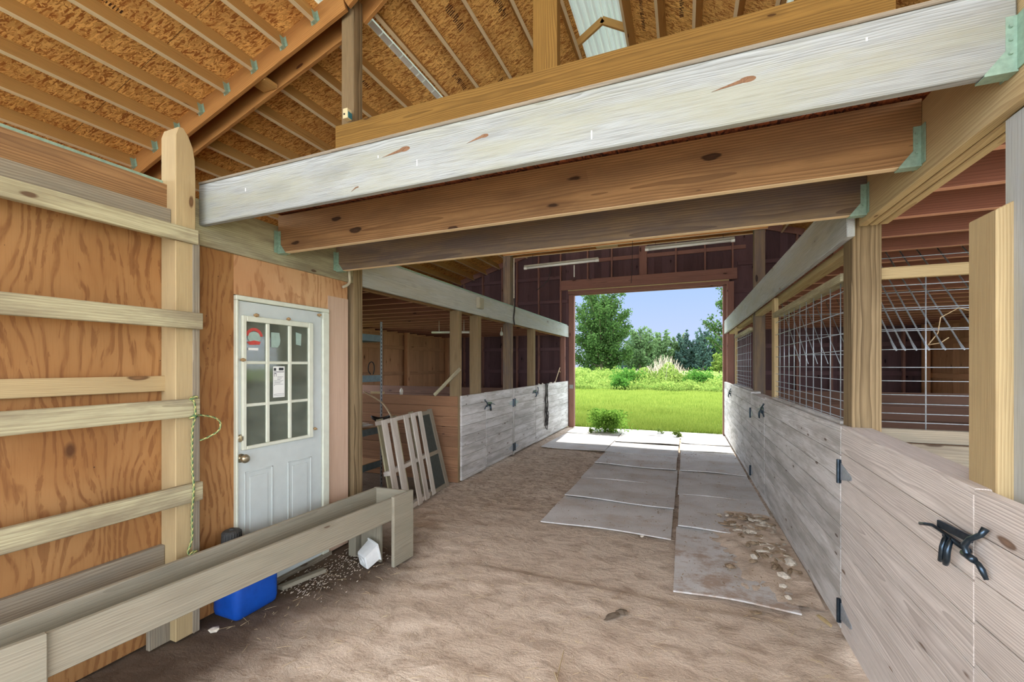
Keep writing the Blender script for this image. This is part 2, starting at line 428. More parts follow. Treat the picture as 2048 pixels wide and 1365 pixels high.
# ------------------------------------------------------------------ mesh builders
class MB:
    def __init__(s):
        s.v = []; s.f = []; s.g = []; s.mi = []; s.smooth = False
    def _off(s):
        return (R.uniform(0, 60), R.uniform(-.16, .16), R.uniform(-.10, .10))
    def obox(s, p0, p1, W, T, mi=0):
        """bar from p0 to p1 with width vector W and thickness vector T (full sizes)"""
        p0 = Vector(p0); p1 = Vector(p1); W = Vector(W); T = Vector(T)
        o = s._off(); L = (p1 - p0).length; w2 = W.length / 2; t2 = T.length / 2
        b = len(s.v)
        for a, x in ((p0, 0), (p1, L)):
            for sw, st in ((-1, -1), (1, -1), (1, 1), (-1, 1)):
                s.v.append(tuple(a + W * .5 * sw + T * .5 * st)); s.g.append((x + o[0], sw * w2 + o[1], st * t2 + o[2]))
        fs = [(0, 3, 2, 1), (4, 5, 6, 7), (0, 1, 5, 4), (1, 2, 6, 5), (2, 3, 7, 6), (3, 0, 4, 7)]
        if (p1 - p0).cross(W).dot(T) < 0: fs = [f[::-1] for f in fs]
        for f in fs: s.f.append(tuple(b + i for i in f)); s.mi.append(mi)
        return s
    def box(s, x0, x1, y0, y1, z0, z1, ax='y', mi=0):
        c = ((x0 + x1) / 2, (y0 + y1) / 2, (z0 + z1) / 2); d = (x1 - x0, y1 - y0, z1 - z0)
        i = 'xyz'.index(ax); oth = sorted([k for k in range(3) if k != i], key=lambda k: -d[k])
        e = lambda k, v: tuple(v if j == k else 0 for j in range(3))
        p0 = list(c); p1 = list(c); p0[i] -= d[i] / 2; p1[i] += d[i] / 2
        return s.obox(p0, p1, e(oth[0], d[oth[0]]), e(oth[1], d[oth[1]]), mi)
    def prism(s, poly, ext, mi=0):
        """poly: list of 3D points (planar), ext: extrusion vector"""
        o = s._off(); b = len(s.v); k = len(poly); E = Vector(ext)
        for q in (Vector((0, 0, 0)), E):
            for p in poly:
                p = Vector(p); t = p + q
                s.v.append(tuple(t)); s.g.append((t.z + o[0], t.y + t.x + o[1], o[2]))
        s.f.append(tuple(b + i for i in range(k))[::-1]); s.f.append(tuple(b + k + i for i in range(k)))
        for i in range(k):
            j = (i + 1) % k; s.f.append((b + i, b + j, b + k + j, b + k + i))
        s.mi += [mi] * (k + 2)
        return s
    def tube(s, pts, r, n=8, mi=0, cap=True, closed=False):
        pts = [Vector(p) for p in pts]; rs = r if isinstance(r, (list, tuple)) else [r] * len(pts)
        b = len(s.v); up = None; ln = 0; o = s._off()
        for i, p in enumerate(pts):
            a = pts[max(i - 1, 0)]; c = pts[min(i + 1, len(pts) - 1)]
            d = (c - a).normalized()
            if up is None:
                up = Vector((0, 0, 1)) if abs(d.z) < .9 else Vector((1, 0, 0))
            x = d.cross(up)
            if x.length < 1e-4: x = d.cross(Vector((0, 1, 0)))
            x.normalize(); up = x.cross(d).normalized()
            if i: ln += (p - pts[i - 1]).length
            for k in range(n):
                t = 2 * PI * k / n
                s.v.append(tuple(p + (x * math.cos(t) + up * math.sin(t)) * rs[i])); s.g.append((ln + o[0], k / n, 0))
        for i in range(len(pts) - 1):
            for k in range(n):
                k2 = (k + 1) % n
                s.f.append((b + i * n + k, b + i * n + k2, b + (i + 1) * n + k2, b + (i + 1) * n + k)); s.mi.append(mi)
        if cap:
            s.f.append(tuple(b + k for k in range(n))[::-1]); s.f.append(tuple(b + (len(pts) - 1) * n + k for k in range(n)))
            s.mi += [mi, mi]
        return s
    def lathe(s, c, prof, n=20, axis=(0, 0, 1), mi=0):
        A = Vector(axis).normalized(); c = Vector(c)
        return s.tube([c + A * h for h, _ in prof], [max(r, .0006) for _, r in prof], n, mi)
    def rock(s, c, sx, sy, sz, seed, rot=0.0, mi=0, sub=1):
        import bmesh
        bm = bmesh.new(); bmesh.ops.create_icosphere(bm, subdivisions=sub, radius=1)
        b = len(s.v); rr = random.Random(seed); cs, sn = math.cos(rot), math.sin(rot)
        for v in bm.verts:
            k = .72 + .5 * rr.random(); x, y, z = v.co.x * sx * k, v.co.y * sy * k, v.co.z * sz * (.75 + .4 * rr.random())
            q = (c[0] + x * cs - y * sn, c[1] + x * sn + y * cs, c[2] + z)
            s.v.append(q); s.g.append(q)
        for f in bm.faces: s.f.append(tuple(b + v.index for v in f.verts)); s.mi.append(mi)
        bm.free(); return s
    def build(s, name, mat, parent=None, bevel=0.0, smooth=False, origin=True):
        off = Vector((0, 0, 0))
        if parent is not None:
            q = parent
            while q is not None: off = off + q.location; q = q.parent
        elif origin:
            xs = [v[0] for v in s.v]; ys = [v[1] for v in s.v]; zs = [v[2] for v in s.v]
            off = Vector(((min(xs) + max(xs)) / 2, (min(ys) + max(ys)) / 2, min(zs)))
        me = bpy.data.meshes.new(name)
        me.from_pydata([tuple(Vector(v) - off) for v in s.v], [], s.f)
        at = me.attributes.new('gv', 'FLOAT_VECTOR', 'POINT')
        at.data.foreach_set('vector', np.array(s.g, dtype=np.float32).ravel())
        for m_ in (mat if isinstance(mat, (list, tuple)) else [mat]): me.materials.append(M[m_])
        me.polygons.foreach_set('material_index', s.mi)
        if smooth: me.polygons.foreach_set('use_smooth', [True] * len(me.polygons))
        me.update()
        o = bpy.data.objects.new(name, me); S.collection.objects.link(o)
        if parent is not None: o.parent = parent
        else: o.location = off
        if bevel:
            bv = o.modifiers.new('edge', 'BEVEL'); bv.width = bevel; bv.segments = 1; bv.limit_method = 'ANGLE'
        return o


def tag(o, label, cat, group=None, kind=None):
    if label: o['label'] = label
    if cat: o['category'] = cat
    if group: o['group'] = group
    if kind: o['kind'] = kind
    return o


def struct(o, label=None):
    o['kind'] = 'structure'
    if label: o['label'] = label
    return o


def thing(name, label, cat, loc, group=None):
    o = bpy.data.objects.new(name, None); S.collection.objects.link(o); o.location = loc
    o.empty_display_size = .1
    return tag(o, label, cat, group)


def solo(mb, name, mat, label, cat, group=None, bevel=.003, smooth=False):
    return tag(mb.build(name, mat, None, bevel, smooth), label, cat, group)


# ------------------------------------------------------------------ barn dimensions
XL, XR, XC = -2.82, .86, -.99          # stall-front faces and ridge
OL, OR = -6.5, 4.5                     # outer walls
YB = 10.95                             # back gable wall
YF = -4.2                               # open front of the roof
YW = -.3                                # where the side walls and the tack room begin


def roof_z(x, side=0):                 # underside of the purlins
    d = abs(x - XC)
    if d > 1.91: return 4.865 - .30 * (d - 1.91)
    return 4.865 + .62 * (1.91 - d)


# ---- ground
def fbm(x, y, s, o=3):
    return mnoise.fractal(Vector((x * s, y * s, 3.3)), .8, 2.1, o)


def make_floor():
    nx, ny = 220, 300
    xs = np.linspace(OL - .2, OR + .2, nx); ys = np.concatenate([np.linspace(YF - .6, -.2, 40), np.linspace(-.15, 11.0, ny - 40)])
    v = []
    for y in ys:
        for x in xs:
            a = .016 * fbm(x, y, 1.7) + .010 * fbm(x + 9, y * 1.5, 5.5, 3)
            if y > 3.2: a += .008 * fbm(x, y, 11, 2)
            a *= min(1, max(.15, (11.2 - y) / 1.5))
            if -1.5 < x < .86 and y > 3.1: a = a * .35 - .012
            v.append((x, y, a - .012))
    f = [(j * nx + i, j * nx + i + 1, (j + 1) * nx + i + 1, (j + 1) * nx + i) for j in range(ny - 1) for i in range(nx - 1)]
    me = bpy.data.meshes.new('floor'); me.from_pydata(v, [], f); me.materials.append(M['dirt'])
    me.polygons.foreach_set('use_smooth', [True] * len(f)); me.update()
    o = bpy.data.objects.new('floor', me); S.collection.objects.link(o); struct(o)


make_floor()


def make_lawn():
    # the field: flat turf around and beyond the barn with slight swells
    nx, ny = 60, 90
    v = []; ys = [-60 + 49 * (j / 10) if j <= 10 else -11 + 10 * (j - 10) for j in range(0)]
    ylist = list(np.linspace(-70, -5.2, 12)) + list(np.linspace(-4.9, 10.9, 6)) + list(np.linspace(11.0, 60, 40)) + list(np.linspace(64, 420, 30))
    xlist = list(np.linspace(-220, -14, 16)) + list(np.linspace(-12, 12, 30)) + list(np.linspace(14, 220, 16))
    for y in ylist:
        for x in xlist:
            z = -.05 if y < 10.95 else -.02 + .05 * fbm(x, y, .15) * min(1, (y - 10.9) / 8)
            v.append((x, y, z))
    nx = len(xlist)
    f = [(j * nx + i, j * nx + i + 1, (j + 1) * nx + i + 1, (j + 1) * nx + i) for j in range(len(ylist) - 1) for i in range(nx - 1)]
    me = bpy.data.meshes.new('lawn'); me.from_pydata(v, [], f); me.materials.append(M['lawn']); me.update()
    o = bpy.data.objects.new('lawn', me); S.collection.objects.link(o); struct(o)


make_lawn()

# ---- roof
def osb_plane(x0, x1, y0, y1, name='ceiling'):
    b = MB(); zz = .155
    z0, z1 = roof_z(x0) + zz, roof_z(x1) + zz
    if abs(x0 - XC) < 1.92 and abs(x1 - XC) < 1.92: z0 += .02; z1 += .02
    d = Vector((x1 - x0, 0, z1 - z0))
    b.obox(((x0 + x1) / 2, y0, (z0 + z1) / 2), ((x0 + x1) / 2, y1, (z0 + z1) / 2), d, d.cross(Vector((0, 1, 0))).normalized() * .012)
    return struct(b.build(name, 'osb'))


osb_plane(OL - .35, -2.93, 3.02, YB + .3); osb_plane(OL - .35, -3.14, YF, 3.02)
osb_plane(-2.87, -1.30, YF, YB + .3); osb_plane(-.68, .90, YF, YB + .3); osb_plane(.95, OR + .35, YF, YB + .3)


def metal_sheet(x0, x1, y0, y1, up=.03, ribs=9):
    """corrugated sheet, ribs along the barn"""
    b = MB(); k = ribs * 6; w = []
    for i in range(k + 1):
        t = i / k; x = x0 + (x1 - x0) * t
        ph = (t * ribs) % 1; h = .036 * max(0, min(1, 1.6 - abs(ph - .5) / .2))
        w.append((x, roof_z(x) + .17 + up + h))
    for y in (y0, y1):
        for x, z in w: b.v.append((x, y, z)); b.g.append((x, y, z))
    for i in range(k): b.f.append((i, i + 1, k + 2 + i, k + 1 + i)); b.mi.append(0)
    return b


rm = thing('metal_roof', 'bare corrugated roofing panels seen through the gap along the ridge and the eave seams', 'roof', (XC, 5, 5.9))
metal_sheet(-1.45, XC, YF - .2, YB + .5, .03, 6).build('ridge_sheet', 'metalroof', rm)
metal_sheet(XC, -.53, YF - .2, YB + .5, .03, 6).build('ridge_sheet', 'metalroof', rm)
metal_sheet(-3.25, -2.70, YF - .2, YB + .5, .035, 6).build('seam_sheet', 'metalroof', rm)
metal_sheet(.72, 1.27, YF - .2, YB + .5, .035, 6).build('seam_sheet', 'metalroof', rm)
# white pieces painted in for the light leaking along the left seam
b = MB(); y = 3.25; R2 = random.Random(3)
while y < 6.6:
    L = R2.uniform(.10, .2)
    b.obox((-2.9, y, 5.025), (-2.9, y + L, 5.025), (.05, 0, .02), (-.006, 0, .016)); y += L + .02
fs_ = solo(b, 'seam_light_strip', 'paper', 'short white pieces standing in for light leaking along the roof seam', 'strip', bevel=0)

# purlins, each board its own object
def purlin(x, y0, y1, label, group, dep=.14):
    cen = abs(x - XC) <= 1.92
    sl = (.62 if cen else .30) * (1 if x < XC else -1)
    nrm = Vector((-sl, 0, 1)).normalized(); zb = roof_z(x)
    c0 = Vector((x, y0, zb)) + nrm * dep / 2; c1 = Vector((x, y1, zb)) + nrm * dep / 2
    b = MB().obox(c0, c1, nrm * dep, Vector((1, 0, sl)).normalized() * .038)
    b.obox(Vector((x, y0, zb)) - nrm * .0008, Vector((x, y1, zb)) - nrm * .0008, Vector((1, 0, sl)).normalized() * .038, nrm * .002, 1)  # thin strip painting the lit underside of the purlin
    o = b.build('roof_purlin', ['purlin', 'litedge']); tag(o, label, 'roof board', group)
    return o, nrm, zb


BAYS = [(YF, 2.975, 'nearest bay'), (3.215, 6.93, 'middle bay'), (7.13, YB - .01, 'farthest bay')]
ORD = ['first', 'second', 'third', 'fourth', 'fifth', 'sixth', 'seventh', 'eighth', 'ninth', 'tenth', 'eleventh', 'twelfth', 'thirteenth', 'fourteenth', 'fifteenth', 'sixteenth', 'seventeenth', 'eighteenth', 'nineteenth', 'twentieth', 'twenty-first', 'twenty-second', 'twenty-third', 'twenty-fourth', 'twenty-fifth', 'twenty-sixth']
leanL = [-3.17 - .404 * k for k in range(9)]
cenL = [-2.74, -2.44, -2.10, -1.74, -1.32]
cenR = [-.69, -.29, .10, .48, .80]
leanR = [1.19 + .404 * k for k in range(8)]


def hanger(x, yface, sgn, dep=.10):
    """small joist hanger under a purlin end"""
    cen = abs(x - XC) <= 1.92
    sl = (.62 if cen else .30) * (1 if x < XC else -1)
    nrm = Vector((-sl, 0, 1)).normalized(); t = Vector((1, 0, sl)).normalized(); zb = Vector((x, yface, roof_z(x)))
    b = MB()
    b.obox(zb - nrm * .003 - t * 0, zb - nrm * .003 + Vector((0, .035 * sgn, 0)), t * .044, nrm * .003)
    for s_ in (-1, 1):
        b.obox(zb + t * .0215 * s_ + nrm * dep / 2, zb + t * .0215 * s_ + nrm * dep / 2 + Vector((0, .045 * sgn, 0)), nrm * dep, t * .003)
        b.obox(zb + t * .036 * s_ + nrm * dep / 2, zb + t * .036 * s_ + nrm * dep / 2 + Vector((0, .003 * sgn, 0)), nrm * dep, t * .03)
    return b


for bi, (y0, y1, bn) in enumerate(BAYS):
    for nm, xs, far in (('left lean-to roof', leanL, 1), ('left slope of the centre roof', cenL, 1),
                        ('right slope of the centre roof', cenR, 1), ('right lean-to roof', leanR, 1)):
        if bi == 0 and nm == 'right lean-to roof': continue
        for k, x in enumerate(xs):
            frm = 'from the aisle post' if 'lean' in nm else 'from the ridge'
            kk = k if 'lean' in nm else (len(xs) - 1 - k if x < XC else k)
            lab = '%s purlin %s, %s, %s' % (ORD[kk], frm, nm, bn)
            o, nrm, zb = purlin(x, y0, y1, lab, 'roof purlins')
            if bi == 0 or (bi == 1 and x < XC):
                ends = [(y1, -1)] if bi == 0 else [(y0, 1)]
                for ye, sg in ends:
                    hb = hanger(x, ye, sg); hb.build('joist_hanger', 'hanger', o)

# rafters: a doubled pair at each frame
def rafter(x0, x1, y, label, mat='rafter', dep=.235, group=None, zoff=.14):
    z0, z1 = roof_z(x0), roof_z(x1); d = Vector((x1 - x0, 0, z1 - z0)).normalized(); nrm = Vector((-d.z, 0, d.x))
    if nrm.z < 0: nrm = -nrm
    a = Vector((x0, y, z0)) + nrm * (zoff - dep / 2); c = Vector((x1, y, z1)) + nrm * (zoff - dep / 2)
    b = MB().obox(a, c, nrm * dep, (0, .038, 0))
    return solo(b, 'roof_rafter', mat, label, 'rafter', group)


for (ya, yb2, nm) in ((2.995, 3.195, 'nearest frame'), (6.95, 7.11, 'middle frame')):
    for yy, fb in ((ya, 'front'), (yb2, 'rear')):
        rafter(OL - .2, -2.845, yy, 'amber rafter of the left lean-to, %s board of the pair at the %s' % (fb, nm))
        rafter(-2.84, XC - .01, yy, 'steep rafter rising left of the ridge, %s board of the pair at the %s' % (fb, nm))
        rafter(XC + .01, .88, yy, 'steep rafter rising right of the ridge, %s board of the pair at the %s' % (fb, nm))
        rafter(.885, OR + .2, yy, 'rafter of the right lean-to, %s board of the pair at the %s' % (fb, nm))
rafter(OL - .2, -2.95, YB - .06, 'dark rafter against the back wall over the left stalls', 'frame', .14)
rafter(-2.95, XC, YB - .06, 'dark rafter against the back wall left of the ridge', 'frame', .14)
rafter(XC, .95, YB - .06, 'dark rafter against the back wall right of the ridge', 'frame', .14)
rafter(.95, OR + .2, YB - .06, 'dark rafter against the back wall over the right stalls', 'frame', .14)
# small block between the doubled rafters
x_ = -4.0
solo(MB().box(x_ - .1, x_ + .1, 3.02, 3.17, roof_z(x_) - .06, roof_z(x_) - .02, 'y'), 'rafter_block', 'purlin',
     'short pale block bridging the doubled rafters of the nearest frame', 'block')
# peaked braces across the ridge gap
for k, yy in enumerate((3.16, 4.38, 5.6, 6.82, 8.04, 9.26)):
    b = MB()
    for s_ in (-1, 1):
        xa = XC + s_ * .31; z0 = roof_z(xa); z1 = roof_z(XC)
        d = Vector((XC - xa, 0, z1 - z0)).normalized(); nr = Vector((-d.z, 0, d.x)); nr = nr if nr.z > 0 else -nr
        b.obox(Vector((xa, yy, z0)) + nr * .06, Vector((XC, yy, z1)) + nr * .06 + d * .05, nr * .09, (0, .04, 0))
    solo(b, 'ridge_brace', 'purlin', 'peaked brace under the metal ridge, %s from the front' % ORD[k], 'brace')

# tie beams (two boards each) and the posts that stand on them
def tie(y, z0, z1, label, mat='tie', x0=-2.97, x1=1.10):
    return solo(MB().box(x0, x1, y - .019, y + .019, z0, z1, 'x').box(x0, x1, y - .019, y + .019, z0 - .003, z0, 'x', 1), 'tie_beam', [mat, 'litedge'], label, 'beam', bevel=.004)


tie(3.03, 3.60, 3.80, 'olive brown tie beam above the white cross beam, front board')
tie(3.17, 3.60, 3.80, 'olive brown tie beam above the white cross beam, rear board')
tie(6.93, 3.545, 3.80, 'dark tie beam over the middle of the aisle, front board', 'rafter')
tie(7.12, 3.545, 3.80, 'dark tie beam over the middle of the aisle, rear board', 'rafter')
solo(MB().box(-1.35, -1.0, 6.955, 7.095, 3.55, 3.62, 'x'), 'tie_block', 'fresh', 'pale block nailed between the middle tie beam boards', 'block')
solo(MB().box(-1.065, -.875, 3.055, 3.145, 3.79, roof_z(XC) - .1, 'z'), 'king_post', 'tie', 'golden brown king post standing on the near tie beam', 'post')
solo(MB().box(-1.09, -1.0, 7.0, 7.05, 3.79, roof_z(XC) - .1, 'z'), 'king_post', 'frame', 'dark king post on the middle tie beam', 'post')

# posts
def post(x0, x1, y0, y1, z0, z1, label, mat='post', cut=None):
    b = MB().box(x0, x1, y0, y1, z0, z1, 'z')
    return solo(b, 'wooden_post', mat, label, 'post', bevel=.004)


post(-2.935, -2.79, 3.05, 3.165, 0, 4.98, 'tall post at the end of the plywood wall carrying the junction box')
post(.90, 1.04, 3.02, 3.16, 0, 4.7, 'thick grained post beside the near stall gate')
post(-2.99, -2.85, 6.96, 7.09, 0, 4.75, 'tall dark post midway along the left stalls with a cable on it', 'joistdark')
post(.935, 1.075, 6.96, 7.09, 0, 4.75, 'tall dark post midway along the right stalls', 'joistdark')
post(-2.99, -2.85, 5.10, 5.19, 0, 2.36, 'first post of the left stall row at the corner with the brace', 'post')
post(-2.99, -2.85, 5.68, 5.80, 0, 2.36, 'second post of the left stall row by the first gate latch', 'post')
post(-2.99, -2.85, 8.21, 8.33, 0, 2.36, 'fourth post of the left stall row by the second gate latch', 'post')
post(-2.96, -2.86, 10.72, YB - .17, 0, 2.4, 'last post of the left stall row beside the doorway', 'frame')
post(.90, 1.04, 10.70, YB - .17, 0, 3.5, 'last post of the right stall row beside the doorway', 'frame')
post(.90, .94, 5.30, 5.44, 1.0, 2.33, 'slim post framing the far edge of the near wire window', 'fresh')
post(.90, .94, 9.02, 9.12, 1.0, 2.33, 'slim post framing the far edge of the far wire window', 'fresh')
# near left post: two boards, curved point at the top
t = thing('pointed_post', 'pale post with a curved pointed top at the left end of the white cross beam', 'post', (-2.77, 1.6, 0))
zs = [0, 2.79, 2.86, 2.93, 2.98, 3.0, 2.97]
poly = [(-2.72, 1.545, 0), (-2.72, 1.655, 0), (-2.72, 1.655, 2.74), (-2.72, 1.652, 2.83), (-2.72, 1.64, 2.90), (-2.72, 1.615, 2.96), (-2.72, 1.588, 2.995), (-2.72, 1.56, 2.99), (-2.72, 1.545, 2.94)]
b = MB(); b.prism(poly, (-.135, 0, 0)); b.build('post_board', 'fresh', t, .004)
MB().box(-2.745, -2.715, 1.636, 1.676, .0, 2.40, 'z').build('edge_board', 'greyrail', t, .003)
# right-hand near posts
t = thing('slanted_top_post', 'bright pine post with a slanted top standing behind the near stall gate', 'post', (.95, 1.83, 0))
b = MB(); b.prism([(.905, 1.80, 0), (.952, 1.80, 0), (.952, 1.80, 2.115), (.905, 1.80, 2.09)], (0, .14, 0)); b.build('post_board', 'fresh', t, .003)
post(.945, 1.06, 1.70, 1.84, 0, 2.38, 'grey weathered post at the right edge of the picture', 'white')

# ---- beams
CB = 'beamgrey'
bm_ = solo(MB().box(-2.80, .912, 1.72, 1.76, 2.475, 2.725, 'x'), 'cross_beam', CB, 'wide white weathered cross beam spanning the aisle in front', 'beam', bevel=.005)
solo(MB().box(-2.79, .914, 2.27, 2.31, 2.438, 2.71, 'x').box(-2.79, .914, 2.27, 2.31, 2.435, 2.438, 'x', 1), 'cross_joist', ['joist', 'litedge'], 'brown cross joist just behind the white beam', 'joist', bevel=.004)
solo(MB().box(-2.79, .914, 2.84, 2.88, 2.423, 2.71, 'x').box(-2.79, .914, 2.84, 2.88, 2.42, 2.423, 'x', 1), 'cross_joist', ['joistdark', 'litedge'], 'dark grey cross joist, farthest from the camera', 'joist', bevel=.004)
b = MB().box(-2.80, .95, 1.745, 2.985, 2.727, 2.745, 'x')
struct(b.build('ceiling', 'osbred'))
solo(MB().box(-2.80, .95, 1.718, 1.744, 2.726, 2.742, 'x'), 'deck_edge', 'greyrail', 'rough grey deck edge along the top of the white cross beam', 'strip')
KN = ((-1.26, 2.655, .030), (-.83, 2.632, .020), (.21, 2.622, .026), (-1.55, 2.515, .009))
# large knots and scars on the white cross beam
for kx, kz, rr in KN:
    b = MB(); b.prism([(kx - rr * 4.5, 1.7185, kz - .018), (kx - rr * .6, 1.7185, kz - rr * .35), (kx + rr * .2, 1.7185, kz + rr * .2), (kx - rr * 1.2, 1.7185, kz + .002)], (0, .001, 0)); b.build('beam_scar', 'knotwood', bm_)
    b = MB(); b.lathe((kx, 1.722, kz), [(0, rr), (.004, rr * .9), (.006, rr * .5)], 16, (0, -1, 0))
    o = b.build('beam_knot', 'knotwood', bm_, smooth=True); o.scale = (1.5, .4, .6)
    o.location = Vector((kx, 1.722, kz)) - bm_.location
    for v in o.data.vertices: v.co = v.co - (Vector((kx, 1.722, kz)) - bm_.location)
solo(MB().box(-2.84, -2.80, 1.70, 3.12, 2.355, 2.64, 'y'), 'header_beam', 'rail', 'brown header beam over the plywood wall and white door', 'beam', bevel=.004)
solo(MB().box(-2.85, -2.81, 3.10, YB - .02, 2.35, 2.645, 'y'), 'stall_beam', 'white', 'long white weathered beam along the left stalls', 'beam', bevel=.004)
solo(MB().box(-2.99, -2.95, 3.17, YB - .02, 2.35, 2.645, 'y'), 'stall_beam', 'joist', 'hidden inner beam along the left stalls', 'beam', bevel=.004)
solo(MB().box(.86, .90, 2.962, YB - .02, 2.335, 2.635, 'y'), 'stall_beam', 'white', 'long white weathered beam along the right stalls', 'beam', bevel=.004)
b = MB()
for k in range(3): b.box(.915 + .046 * k, .955 + .046 * k, .6, 2.958, 2.385, 2.70, 'y')
for fx, fz, fh in ((-1.19, 2.56, .03), (-2.38, 2.62, .02), (-.35, 2.52, .035), (.55, 2.66, .012), (-1.42, 2.64, .012)):
    MB().box(fx, fx + .005, 1.7185, 1.72, fz, fz + fh, 'z').build('paint_fleck', 'paper', bm_)
hb = solo(b, 'header_beam', 'fresh', 'yellowish built up header beam at the upper right carrying the joists', 'beam', bevel=.004)
b = MB()
for y0, y1 in ((3.17, 6.95), (7.1, 10.74)): b.box(.945, 1.04, y0, y1, 2.31, 2.36, 'y')
solo(b, 'top_plate', 'fresh', 'pale top plate under the right stall beam', 'beam')
# dark green trim strip along top of both white beams
solo(MB().box(-2.86, -2.84, 3.2, YB - .05, 2.645, 2.675, 'y'), 'edge_strip', 'hanger', 'thin greenish strip on top of the left stall beam', 'strip')
solo(MB().box(.89, .91, 2.97, YB - .05, 2.635, 2.668, 'y'), 'edge_strip', 'hanger', 'thin greenish strip on top of the right stall beam', 'strip')
# boards stacked above the near plywood wall
solo(MB().box(-2.74, -2.70, YW, 1.66, 2.325, 2.412, 'y'), 'wall_plank', 'rail', 'lowest of the three planks over the near plywood wall, running over the post', 'plank')
solo(MB().box(-2.80, -2.76, YW, 1.545, 2.415, 2.51, 'y'), 'wall_plank', 'greyrail', 'mossy grey middle plank over the near plywood wall', 'plank')
solo(MB().box(-2.84, -2.80, YW, 1.56, 2.51, 2.66, 'y'), 'wall_plank', 'joist', 'brown top plank over the near plywood wall', 'plank')
solo(MB().box(-2.86, -2.84, YW, 1.7, 2.66, 2.69, 'y'), 'edge_strip', 'hanger', 'thin dark green strip above the planks at upper left', 'strip')
# joist hangers on the aisle joists
def big_hanger(x, y, z, sx, par=None):
    b = MB(); h = .16
    poly = [(x, y - .023, z - .003), (x, y - .023, z + h), (x + sx * .028, y - .023, z + h), (x + sx * .028, y - .023, z + .06), (x + sx * .075, y - .023, z), (x + sx * .075, y - .023, z - .003)]
    b.prism(poly, (0, .003, 0)); b.prism([(p[0], p[1] + .046, p[2]) for p in poly], (0, -.003, 0))
    b.box(min(x, x + sx * .075), max(x, x + sx * .075), y - .023, y + .023, z - .006, z - .003)
    for s_ in (-1, 1):
        b.box(min(x, x - sx * 0 + sx * .003), max(x, x + sx * .003), y + s_ * .023 - (0 if s_ > 0 else .03), y + s_ * .023 + (.03 if s_ > 0 else 0), z, z + h)
    for k in (.05, .09, .13):
        b.lathe((x + sx * .018, y - .023, z + k), [(0, .006), (.006, .005)], 8, (0, -1, 0))
    return b
for (x, sx, side) in ((.913, -1, 'right'), (-2.79, 1, 'left')):
    for (y, z, nm) in ((1.742, 2.475, 'white cross beam'), (2.29, 2.435, 'brown cross joist'), (2.86, 2.42, 'dark cross joist')):
        if side == 'left' and nm == 'white cross beam': continue
        solo(big_hanger(x, y, z, sx), 'joist_hanger', 'hanger', 'galvanised hanger at the %s end of the %s' % (side, nm), 'bracket', bevel=0)

# ---- side lofts over the stalls
for side, xa, xb, y0, pl, ry in (('left', OL, -2.99, 3.3, 'left', 19), ('right', 1.0, OR, .9, 'right', 25)):
    struct(MB().box(xa, xb + .02, y0 - .2, YB - .03, 2.64, 2.655, 'y').build('ceiling', 'osbred'))
    for k in range(ry):
        y = y0 + .405 * k
        if y > YB - .1: break
        solo(MB().box(xa, xb, y - .019, y + .019, 2.402, 2.638, 'x').box(xa, xb, y - .019, y + .019, 2.400, 2.402, 'x', 1), 'loft_joist', ['loft', 'loftlitedge'],
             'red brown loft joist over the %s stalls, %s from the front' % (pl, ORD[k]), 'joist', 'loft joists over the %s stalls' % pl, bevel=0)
# lean-to ceiling over the tack room
struct(MB().box(-5.0, -2.99, YW, 3.1, 2.64, 2.655, 'y').build('ceiling', 'osbred'))

# ---- plywood walls
b = MB()
b.box(-2.875, -2.857, .36, 1.58, 0.0, 2.60, 'z'); b.box(-2.875, -2.857, YW, .355, 0.0, 2.60, 'z')
struct(b.build('wall_left', 'ply'))
struct(MB().box(-2.84, -2.822, 1.66, 1.957, 0, 2.36, 'z').build('wall_left', 'ply'))
struct(MB().box(-2.84, -2.822, 1.957, 3.005, 2.085, 2.36, 'z').box(-2.84, -2.822, 1.957, 3.005, -.05, -.02, 'z').build('wall_left', 'ply2'))
struct(MB().box(-2.842, -2.818, 2.775, 3.008, 0, 2.20, 'z').build('wall_left', 'pinepink'))
# tack room shell
b = MB(); b.box(OL, -2.86, 3.07, 3.09, 0, 2.64, 'z'); b.box(-5.0, -4.98, YW, 3.07, 0, 2.64, 'z'); b.box(-5, -2.875, YW, YW + .02, 0, 2.64, 'z')
struct(b.build('wall_middle', 'ply'))
# base board at near wall
solo(MB().box(-2.80, -2.77, 1.44, 1.68, 0, .30, 'z'), 'skirt_board', 'greyrail', 'short grey board at the foot of the pointed post under the feeder', 'board')
# rails on the plywood
for x0, x1, y1, z0, z1, mt, lab in (
    (-2.715, -2.677, 1.672, 1.818, 1.915, 'rail', 'highest long rail on the near plywood wall, nailed across the post'),
    (-2.855, -2.817, 1.555, 1.451, 1.540, 'fresh', 'second rail down on the near plywood wall, ending behind the post'),
    (-2.715, -2.677, 1.655, 1.300, 1.405, 'rail', 'third rail down on the near plywood wall, rope tied at its end'),
    (-2.715, -2.677, 1.672, .796, .905, 'rail', 'fourth rail down on the near plywood wall, striped grain'),
    (-2.855, -2.817, 1.545, .432, .552, 'greyrail', 'lowest grey rail on the near plywood wall above the feeder')):
    solo(MB().box(x0, x1, YW, y1, z0, z1, 'y'), 'wall_rail', mt, lab, 'rail', bevel=.004)

# ---- the white door
d = struct(thing('door_1', None, None, (-2.80, 2.33, 0)), None)
b = MB()
b.box(-2.85, -2.81, 1.975, 2.698, 0, 2.045, 'z')
b.build('door_slab', 'doorpaint', d, .003)
b = MB(); b.box(-2.85, -2.795, 1.957, 1.974, 0, 2.047, 'z'); b.box(-2.85, -2.795, 2.701, 2.768, 0, 2.047, 'z'); b.box(-2.85, -2.795, 1.957, 2.768, 2.048, 2.08, 'y')
b.build('door_frame', 'trimpaint', d, .004)
